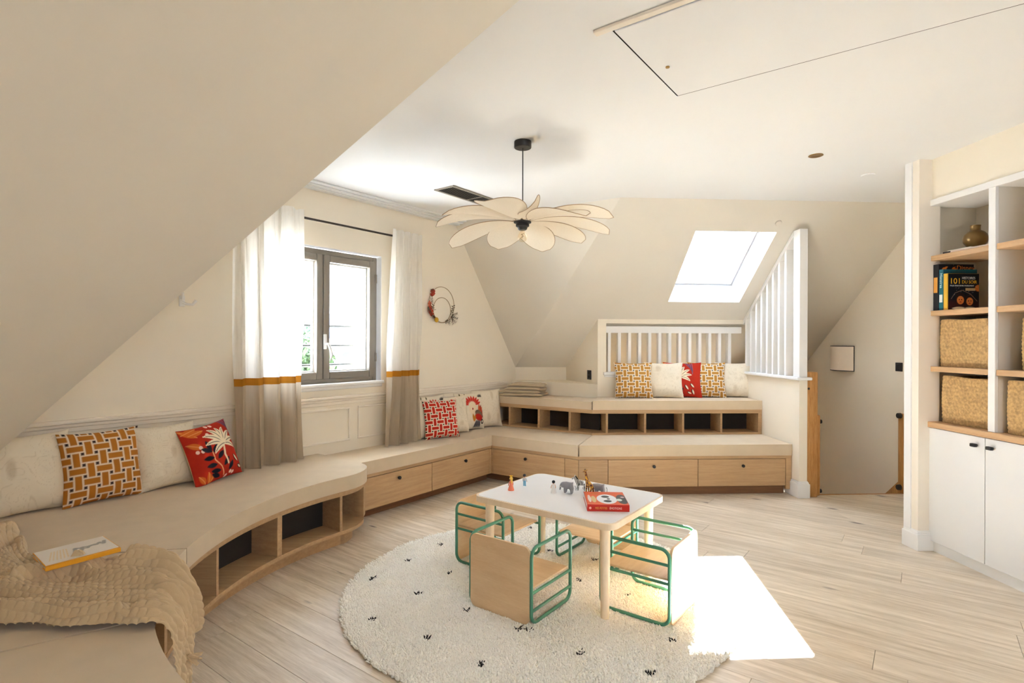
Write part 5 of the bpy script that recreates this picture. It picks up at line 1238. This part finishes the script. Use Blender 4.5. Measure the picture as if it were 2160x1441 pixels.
def p_palm(su=0.0):
    def f(u, v):
        u = u + su; c = base(u, (178, 44, 26))
        for (a, b_, d, e, w_) in ((0.0, 0.98, 0.22, 0.80, 0.05), (0.02, 0.9, 0.30, 0.97, 0.05), (0.10, 0.86, 0.38, 0.90, 0.05), (0.02, 0.72, 0.24, 0.60, 0.05), (0.05, 0.18, 0.16, 0.02, 0.04), (0.2, 0.2, 0.22, 0.0, 0.04), (0.3, 0.16, 0.24, 0.0, 0.03)):
            c = sdf_mix(c, leaf(u, v, a, b_, d, e, w_), (206, 104, 40)); c = sdf_mix(c, line(u, v, [(a, b_), (d, e)], 0.004), (232, 160, 96))
        for a, b_ in ((0.40, 0.80), (0.20, 0.62), (0.13, 0.56), (0.21, 0.55), (0.50, 0.96), (0.58, 0.95), (0.56, 0.03), (0.64, 0.08), (0.70, 0.06)): c = sdf_mix(c, ell(u, v, a, b_, 0.03, 0.03), (240, 206, 190))
        c = sdf_mix(c, line(u, v, [(0.50, 0.06), (0.45, 0.22), (0.36, 0.36), (0.36, 0.50)], 0.010), (236, 170, 120))
        for (x, y, a) in ((0.36, 0.52, 105), (0.36, 0.50, 150), (0.37, 0.48, 40), (0.36, 0.40, 175), (0.42, 0.36, 35), (0.38, 0.28, 178), (0.50, 0.22, 40), (0.43, 0.16, 170), (0.60, 0.12, 50), (0.42, 0.05, 150)):
            c = sdf_mix(c, leaf(u, v, x, y, x + 0.19 * math.cos(math.radians(a)), y + 0.19 * math.sin(math.radians(a)), 0.04), (34, 34, 42))
        c = sdf_mix(c, line(u, v, [(0.60, 0.24), (0.58, 0.40), (0.64, 0.58)], 0.018), (240, 214, 178))
        for a, L in ((172, 0.36), (150, 0.40), (125, 0.36), (100, 0.30), (70, 0.30), (40, 0.30), (10, 0.28), (-25, 0.26), (205, 0.28)): c = frond(c, u, v, 0.66, 0.58, a, L, 0.042, (238, 222, 190), (60, 58, 60))
        for k in range(7): c = sdf_mix(c, line(u, v, [(0.80 + 0.028 * k, 1.0), (0.86 + 0.02 * k, 0.90 - 0.02 * k), (0.97, 0.78 - 0.02 * k)], 0.008), (66, 42, 72) if k % 2 else (120, 96, 116))
        for (x, y, x2, y2) in ((0.76, 0.36, 0.84, 0.22), (0.82, 0.16, 0.92, 0.10), (0.90, 0.40, 0.99, 0.28), (0.94, 0.24, 0.99, 0.08)):
            c = sdf_mix(c, leaf(u, v, x, y, x2, y2, 0.036), (20, 18, 22)); c = sdf_mix(c, leaf(u, v, x + 0.015, y - 0.01, x2 + 0.01, y2, 0.02), (238, 222, 192))
        return c
    return f
def p_bird(u, v):
    c = base(u, (222, 210, 188))
    for k in range(9): a = math.radians(20 + 17 * k); c = sdf_mix(c, leaf(u, v, 0.52 + 0.12 * math.cos(a), 0.62 + 0.12 * math.sin(a), 0.52 + 0.36 * math.cos(a), 0.62 + 0.30 * math.sin(a), 0.035), (196, 48, 34))
    c = sdf_mix(c, ell(u, v, 0.53, 0.58, 0.13, 0.17), (226, 206, 176)); c = sdf_mix(c, ell(u, v, 0.53, 0.56, 0.022, 0.03), (150, 30, 26))
    for k in range(6): a = math.radians(-25 + 22 * k); c = sdf_mix(c, leaf(u, v, 0.76, 0.42, 0.76 + 0.26 * math.cos(a), 0.42 + 0.26 * math.sin(a), 0.045), (188, 78, 44) if k % 2 else (150, 52, 34))
    c = sdf_mix(c, ell(u, v, 0.76, 0.40, 0.17, 0.10, -30), (120, 96, 76)); c = sdf_mix(c, ell(u, v, 0.74, 0.32, 0.16, 0.09, -18), (190, 40, 30))
    for k in range(8): c = sdf_mix(c, leaf(u, v, 0.62 + 0.02 * k, 0.26, 0.52 + 0.035 * k, 0.03, 0.02), (50, 46, 50) if k % 2 else (120, 112, 112))
    c = sdf_mix(c, leaf(u, v, 0.52, 0.44, 0.54, 0.22, 0.035), (190, 120, 40)); c = sdf_mix(c, leaf(u, v, 0.60, 0.42, 0.56, 0.22, 0.03), (190, 120, 40))
    for k in range(6): a = math.radians(10 + 30 * k); c = sdf_mix(c, leaf(u, v, 0.86, 0.86, 0.86 + 0.12 * math.cos(a), 0.86 + 0.09 * math.sin(a), 0.016), (78, 66, 56))
    for x in (0.15, 0.32): c = sdf_mix(c, leaf(u, v, x, 0.90, x + 0.03, 1.0, 0.02), (84, 76, 40))
    return sdf_mix(c, np.abs(np.hypot(u - 0.88, v - 0.20) - 0.05) < 0.018, (40, 36, 36))
def pillow(label, p, head, w_, h_, lean, fn, T=0.075, n=96, edge=(206, 186, 156), seed=1, tilt=0.0, group=None):
    """square scatter cushion standing on p: x along head, leaning back"""
    g = np.linspace(-1, 1, n); Aa, Bb = np.meshgrid(g, g, indexing='ij')
    pin = 1 - 0.085 * (1 - Bb ** 2) * np.abs(Aa) ** 3; pinz = 1 - 0.075 * (1 - Aa ** 2) * np.abs(Bb) ** 3
    prof = ((1 - np.abs(Aa) ** 2.6) * (1 - np.abs(Bb) ** 2.6)) ** 0.62
    wr = 0.10 * (vnoise(Aa + 3, Bb + 3, 3.1, seed) - 0.5) + 0.04 * (vnoise(Aa + 3, Bb + 3, 8, seed + 1) - 0.5)
    X = Aa * w_ / 2 * pin; Zz = Bb * h_ / 2 * pinz + h_ / 2
    front = -T * (prof * (1 + wr) + 0.006); back = T * (0.8 * prof + 0.006)
    sag = 0.18 * T * np.clip(-Bb, 0, 1) * prof
    Vf = np.stack([X, front - sag, Zz], -1).reshape(-1, 3); Vb = np.stack([X, back, Zz], -1).reshape(-1, 3)
    U, Vv = (Aa + 1) / 2, (Bb + 1) / 2; cf = fn(U, Vv).reshape(-1, 3); cb_ = np.ones((n * n, 3)) * lin(np.array(edge) / 255)
    F1 = grid_faces(n, n); F2 = grid_faces(n, n, n * n, True)
    idx = np.arange(n * n).reshape(n, n); rim = np.concatenate([idx[:, 0], idx[-1, 1:], idx[-2::-1, -1], idx[0, -2:0:-1]]); r2 = np.roll(rim, -1)
    F3 = np.stack([rim, rim + n * n, r2 + n * n, r2], -1)
    o_me = np_mesh('scatter_pillow', np.vstack([Vf, Vb]), np.vstack([F1, F2, F3]), np.vstack([cf, cb_]), True, 100)
    bm = bm_new(); bm.from_mesh(o_me); bmesh.ops.recalc_face_normals(bm, faces=bm.faces[:]); bm.to_mesh(o_me); bm.free()
    o = bpy.data.objects.new('scatter_pillow', o_me); COL.objects.link(o); o_me.materials.append(M_PRINT)
    M = Matrix.Translation(p) @ Matrix.Rotation(math.radians(head), 4, 'Z') @ Matrix.Rotation(math.radians(-lean), 4, 'X') @ Matrix.Rotation(math.radians(tilt), 4, 'Y')
    o.matrix_world = M; PM[o.name] = M; tag(o, label, 'pillow', group or 'printed scatter pillows'); return o
OCH = p_weave((178, 112, 38), (232, 214, 188), (58, 40, 36)); REDW = p_weave((190, 44, 28), (236, 222, 198), (60, 60, 44), 6.6, 0.4, 0.2); OCH2 = p_weave((178, 126, 52), (236, 226, 204), (70, 62, 70), 6.6, 0.3, 0.5)
zc = S2T - 0.004
def onA(x, y, z): return pA(x, y, z)
pillow('cream patterned pillow at the far left, partly hidden by the sloping ceiling', onA(-3.62, 0.79, zc), 56, 0.40, 0.41, 14, p_cream(1), seed=11)
pillow('ochre basket-weave pillow leaning on the left wall', onA(-3.585, 1.112, zc), 57, 0.39, 0.395, 14, OCH, n=120, seed=12)
pillow('cream patterned pillow between the ochre and the red palm pillows', onA(-3.62, 1.455, zc), 62, 0.375, 0.385, 13, p_cream(4), seed=13)
pillow('red pillow with a white palm tree print beside the left curtain', onA(-3.55, 1.71, zc), 72, 0.37, 0.375, 20, p_palm(), n=150, seed=14, tilt=-5)
zm = SEAT_Z - 0.003
pillow('cream pillow with leaf tips, behind the red basket-weave pillow', onA(-3.715, 3.76, zm), 52, 0.38, 0.40, 7, p_bird, T=0.045, n=60, seed=21)
pillow('red basket-weave pillow in front on the window bench', onA(-3.60, 3.775, zm), 36, 0.365, 0.365, 12, REDW, T=0.06, n=110, seed=22)
pillow('cream patterned pillow half hidden behind the red basket-weave pillow', onA(-3.685, 4.045, zm), 47, 0.37, 0.375, 9, p_cream(7), T=0.05, n=70, seed=23)
pillow('cream pillow with a red crested bird print on the window bench', onA(-3.705, 4.295, zm), 44, 0.37, 0.39, 8, p_bird, T=0.05, n=110, seed=24)
pillow('cream patterned pillow in the corner beside the bird print', onA(-3.69, 4.545, zm), 34, 0.38, 0.405, 9, p_cream(9), T=0.05, n=70, seed=25)
zr = UT - 0.004
for i, (xpx, lab, fn, yy, T) in enumerate(((1338, 'ochre basket-weave pillow at the left end of the railing bench row', OCH2, 5.59, 0.06), (1402, 'cream pillow between the ochre and red palm pillows on the raised bench', p_cream(12), 5.615, 0.05), (1441, 'red palm print pillow in the middle of the raised bench row', p_palm(0.22), 5.655, 0.04),
                                   (1492, 'ochre basket-weave pillow right of the red palm pillow on the raised bench', OCH2, 5.655, 0.05), (1550, 'cream pillow at the right end of the raised bench row', p_cream(14), 5.665, 0.05))):
    k = (xpx - 1080) / 1168.8; xb = None
    d = Vector((k, 1, 0)); s_ = yy / d.dot(B2); p = d * s_; p.z = zr
    pillow(lab, p, (-2, -5, -7, -8, -9)[i], 0.395, 0.375, 11, fn, T=T, n=(100, 60, 120, 100, 60)[i], seed=30 + i)

# ================================================================== BLANKETS
def knit_throw():
    """chunky knitted throw lying across the curved bench and hanging over its front edge"""
    n_s, n_t = 620, 420
    s_ = np.linspace(0, 1.60, n_s); tt = np.linspace(0, 1, n_t); S, Tt = np.meshgrid(s_, tt, indexing='ij')
    x0 = -2.30
    yl = 1.685 + 0.025 * np.sin(S * 5) + 0.008 * np.sin(S * 31); yh = 2.10 + 0.34 * np.clip((0.62 - S) / 0.5, 0, 1) ** 1.5 + 0.02 * np.sin(S * 6 + 1) + 0.01 * np.sin(S * 27)
    Y = yl + (yh - yl) * Tt
    ex = 0.19 - np.sqrt(np.maximum(1.587 ** 2 - (Y - 2.634) ** 2, 0.01)) + 0.012
    lenflat = ex - x0 - 0.03
    R = 0.06; arc = R * np.pi / 2
    on = np.clip(S, 0, lenflat); a = np.clip((S - lenflat) / R, 0, np.pi / 2); dn = np.clip(S - lenflat - arc, 0, None)
    X = x0 + on + R * np.sin(a) + 0.28 * dn; Zz = S2T + 0.012 - R * (1 - np.cos(a)) - dn * 0.96
    Y = Y - 0.35 * dn + (0.5 - Tt) * 0.25 * dn
    nx = np.sin(a) * 0.96; nz = np.cos(a); hang = np.clip((S - lenflat) / 0.1, 0, 1)
    w_ = Tt + 0.05 * np.sin(S * 4.2) + 0.03 * np.sin(S * 9.1 + 2)
    f1 = np.abs(np.sin(w_ * np.pi * 3.1 + 0.6 * np.sin(S * 3.3))) ** 1.4; f2 = np.sin(w_ * 23 + S * 5.5 + np.sin(S * 7)) * 0.5 + 0.5
    bunch = np.clip((0.6 - S) / 0.4, 0, 1) * np.clip((Tt - 0.35) / 0.3, 0, 1)
    Hh = 0.004 + 0.022 * f1 * (0.6 + 0.4 * np.sin(S * 2.6 + 1)) + 0.010 * f2
    yy = Tt * 0.42
    for (sa, ya, sb, yb, wd_, ht_) in ((0.0, .045, 1.1, .03, .022, .030), (0.25, .16, 1.25, .09, .026, .038), (0.75, .31, 1.35, .15, .024, .042), (0.62, .20, .80, .34, .018, .034), (0.0, .27, .7, .235, .030, .036), (0.9, .385, 1.2, .36, .026, .046), (1.15, .05, 1.6, .09, .020, .030), (1.12, .20, 1.6, .19, .022, .034), (1.1, .33, 1.6, .30, .022, .036)):
        dx_, dy_ = sb - sa, yb - ya; t_ = np.clip(((S - sa) * dx_ + (yy - ya) * dy_) / (dx_ * dx_ + dy_ * dy_), 0, 1); wob = 0.012 * np.sin(S * 9 + ya * 60)
        Hh = Hh + ht_ * np.exp(-(np.hypot(S - sa - t_ * dx_, yy + wob - ya - t_ * dy_) / wd_) ** 2)
    Hh = Hh + bunch * 0.05 * np.abs(np.sin(S * 13 + Tt * 7)) ** 1.3
    Hh = Hh * (0.75 + 0.5 * vnoise(S * 2, Tt * 1.3, 3, 77)); edge = np.minimum(np.clip(Tt / 0.05, 0, 1), np.clip((1 - Tt) / 0.05, 0, 1)); Hh = Hh * edge ** 0.6 + 0.006 + 0.045 * np.exp(-((S - 0.86) / 0.10) ** 2 - ((Tt - 0.88) / 0.10) ** 2) + 0.03 * np.exp(-((S - 0.62) / 0.05) ** 2 - ((Tt - 0.45 - 0.8 * (S - 0.62)) / 0.12) ** 2)
    # stitches: rows of plaited ribs running along the throw
    cols = 25; c_ = Tt * cols + 0.25 * np.sin(S * 6); ci = np.floor(c_); st = S / 0.025 + (ci % 2) * 0.5
    rel = 0.0105 * np.abs(np.sin(np.pi * c_)) ** 0.5 * np.abs(np.sin(np.pi * st + 0.8 * (np.abs(c_ - ci - 0.5)))) ** 0.4
    Hh = Hh + rel
    X = X + nx * Hh; Zz = Zz + nz * Hh
    V = np.stack([X, Y, Zz], -1).reshape(-1, 3)
    return np_mesh('knit', V, grid_faces(n_s, n_t), None, True, 180)
t = thing('knit_throw', 'chunky beige knitted throw draped over the front edge of the curved bench', 'blanket', I4, (-1.6, 1.9, S2T))
obj('knit', None, M_THROW, t, mesh=knit_throw())
bm = bm_new()
for k in range(9):
    a = 2 * math.pi * k / 9; p = Vector((-1.045, 1.80, 0.325)); d = Vector((0.5 + 0.5 * math.cos(a), 0.3 + 0.4 * math.sin(a), -0.35 + 0.4 * math.sin(2 * a))).normalized(); tube(bm, [p, p + d * 0.02, p + d * 0.04], [0.007, 0.006, 0.003], 6)
obj('tassel', bm, M_THROW, t, label='small pale tassel on the corner')
t = thing('open_picture_book', 'white picture book with a yellow spine lying on the knitted throw', 'book', I4, (-1.575, 1.875, S2T + 0.092), math.radians(49))
Mb = PM[t.name] @ Matrix.Rotation(math.radians(-3), 4, 'X') @ Matrix.Rotation(math.radians(-2), 4, 'Y'); PM[t.name] = PM[t.name]
book_parts(t, 0.215, 0.235, 0.016, cmat((236, 166, 34), 0.4), Mb, 0.0025)
def cov_w(u, v):
    c = base(u, (232, 226, 218))
    for k in range(5): c = sdf_mix(c, line(u, v, [(0.45 + 0.1 * k, 0.3 + 0.08 * k), (0.5 + 0.1 * k, 0.62 - 0.03 * k), (0.62 + 0.08 * k, 0.48 + 0.05 * k)], 0.03), (150, 150, 148))
    for k in range(6): c = sdf_mix(c, line(u, v, [(0.08 + 0.05 * k, 0.2), (0.2 + 0.04 * k, 0.75)], 0.006), (228, 196, 130))
    return c
print_part('cover_print', cov_w, Mb @ axes((0.003, 0.010, 0.0165), (1, 0, 0), (0, 1, 0)), 0.209, 0.222, 70, t)

def folded_blanket(label):
    """washed linen blanket folded into a soft stack of four layers"""
    t = thing('folded_blanket', label, 'blanket', FO, (-3.215, 5.12, UT - 0.010), math.radians(18))
    layers = ((0.235, 0.17, 0.0, 0.034, 0.0, 0.0), (0.225, 0.165, 0.034, 0.032, -0.012, 0.004), (0.205, 0.15, 0.066, 0.036, 0.025, 0.006), (0.19, 0.145, 0.102, 0.034, 0.03, 0.0))
    for i, (wx, wy, z, th, ox, oy) in enumerate(layers):
        n = 56; g = np.linspace(-1, 1, n); Aa, Bb = np.meshgrid(g, g, indexing='ij')
        e = (1 - np.abs(Aa) ** 8) * (1 - np.abs(Bb) ** 8); rip = 0.008 * (vnoise(Aa + 2, Bb + 2, 4, 40 + i) - 0.5) + 0.004 * np.sin(Aa * 26 + 4 * Bb) * np.abs(Aa) ** 4
        bend = 0.012 * np.sin(Bb * 3 + i) ; X = Aa * wx * (1 + 0.03 * np.sin(Bb * 5 + i)) + ox + bend; Y = Bb * wy * (1 + 0.03 * np.sin(Aa * 4 + i * 2)) + oy
        droop = -0.010 * np.abs(Aa) ** 4 * (i > 1)
        top = z + th * (0.5 + 0.55 * e ** 0.5) + rip * (e > 0) + droop; bot = z + th * (0.5 - 0.5 * e ** 0.5) + droop + (rip * 0.2)
        if i == 0: bot = np.maximum(bot, 0.0)
        V = np.vstack([np.stack([X, Y, top], -1).reshape(-1, 3), np.stack([X, Y, bot], -1).reshape(-1, 3)])
        F = np.vstack([grid_faces(n, n), grid_faces(n, n, n * n, True)]); me = np_mesh('fold', V, F, None, True, 100)
        o = obj('fold', None, M_LINEN, t, PM[t.name], mesh=me)
    return t
folded_blanket('folded beige linen blanket on the raised corner bench')

# ================================================================== OUTSIDE THE WINDOW
t = thing('balcony_railing', 'thin metal railing outside the window', 'railing', FA, (-4.22, 2.8, 1.0))
for z in (1.487, 1.315, 1.145): obj('rail', tube(bm_new(), [(-4.22, 1.7, z), (-4.22, 3.29, z)], 0.013, 6), cmat((44, 44, 38), 0.5), t, FA)
obj('upright', tube(bm_new(), [(-4.22, 3.29, 0.9), (-4.22, 3.29, 1.49)], 0.010, 6), cmat((84, 84, 74), 0.5), t, FA); obj('upright', tube(bm_new(), [(-4.22, 1.7, 0.9), (-4.22, 1.7, 1.49)], 0.010, 6), cmat((84, 84, 74), 0.5), t, FA)
struct('ground', bxo(-90, 30, -20, 120, -5.2, -5.0), plain('gravel_ground', (0.62, 0.60, 0.54), 0.95, 0.15, 3))
t = thing('house', 'pale house with blue shutters seen far off through the window', 'house', Matrix.Rotation(math.radians(18), 4, 'Z'), (0, 0, -5.0))
HM = Matrix.Translation((-7.5, 25.0, -6.1)) @ Matrix.Rotation(math.radians(18), 4, 'Z'); t.matrix_world = HM; PM[t.name] = HM
part('wall', bxo(-2.2, 2.2, 0, 5, 0, 7.6), cmat((236, 230, 220), 0.9), t)
bm = prism(bm_new(), [(-2.5, 0), (2.5, 0), (0, 1.5)], -0.3, 5.3); bm.transform(Matrix(((1, 0, 0, 0), (0, 0, 1, 0), (0, 1, 0, 7.6), (0, 0, 0, 1)))); part('roof', bm, cmat((70, 98, 150), 0.8), t)
for x in (-1.4, 0.2, 1.4):
    f = part('window', bxo(x - 0.35, x + 0.35, -0.04, 0.01, 5.9, 7.0), cmat((40, 60, 110), 0.4), t); obj('sill', bxo(x - 0.4, x + 0.4, -0.12, 0.01, 5.82, 5.9), cmat((236, 230, 220), 0.9), f, HM)
def tree(x, y, zt, r, lab, seed):
    t = thing('tree', lab, 'tree', I4, (x, y, -5.0)); r_ = np.random.default_rng(seed)
    part('trunk', tube(bm_new(), [(0, 0, 0), (0.05, 0, 3), (0, 0.05, zt + 4.4)], [0.14, 0.11, 0.04], 8), cmat((110, 92, 70), 0.9), t)
    n = 2600; p = r_.normal(0, 1, (n, 3)); p /= np.linalg.norm(p, axis=1)[:, None]; p *= (r * r_.random(n) ** 0.4)[:, None]; p[:, 2] = p[:, 2] * 1.3 + zt + 5.0 - r * 0.9
    d1 = r_.normal(0, 1, (n, 3)); d1 /= np.linalg.norm(d1, axis=1)[:, None]; d2 = np.cross(d1, r_.normal(0, 1, (n, 3))); d2 /= np.linalg.norm(d2, axis=1)[:, None]
    V = np.stack([p - d1 * 0.10, p + d2 * 0.025, p + d1 * 0.10, p - d2 * 0.025], 1).reshape(-1, 3); F = np.arange(n * 4).reshape(-1, 4)
    obj('foliage', None, cmat((58, 78, 46), 0.8), t, PM[t.name], mesh=np_mesh('foliage', V, F, None, False), kind='stuff')
tree(-3.42, 8.8, 1.30, 0.68, 'leafy green tree just outside the window behind the railing', 3)
tree(-7.9, 20.0, 1.9, 0.9, 'further green tree beyond the railing, left of the house', 4)
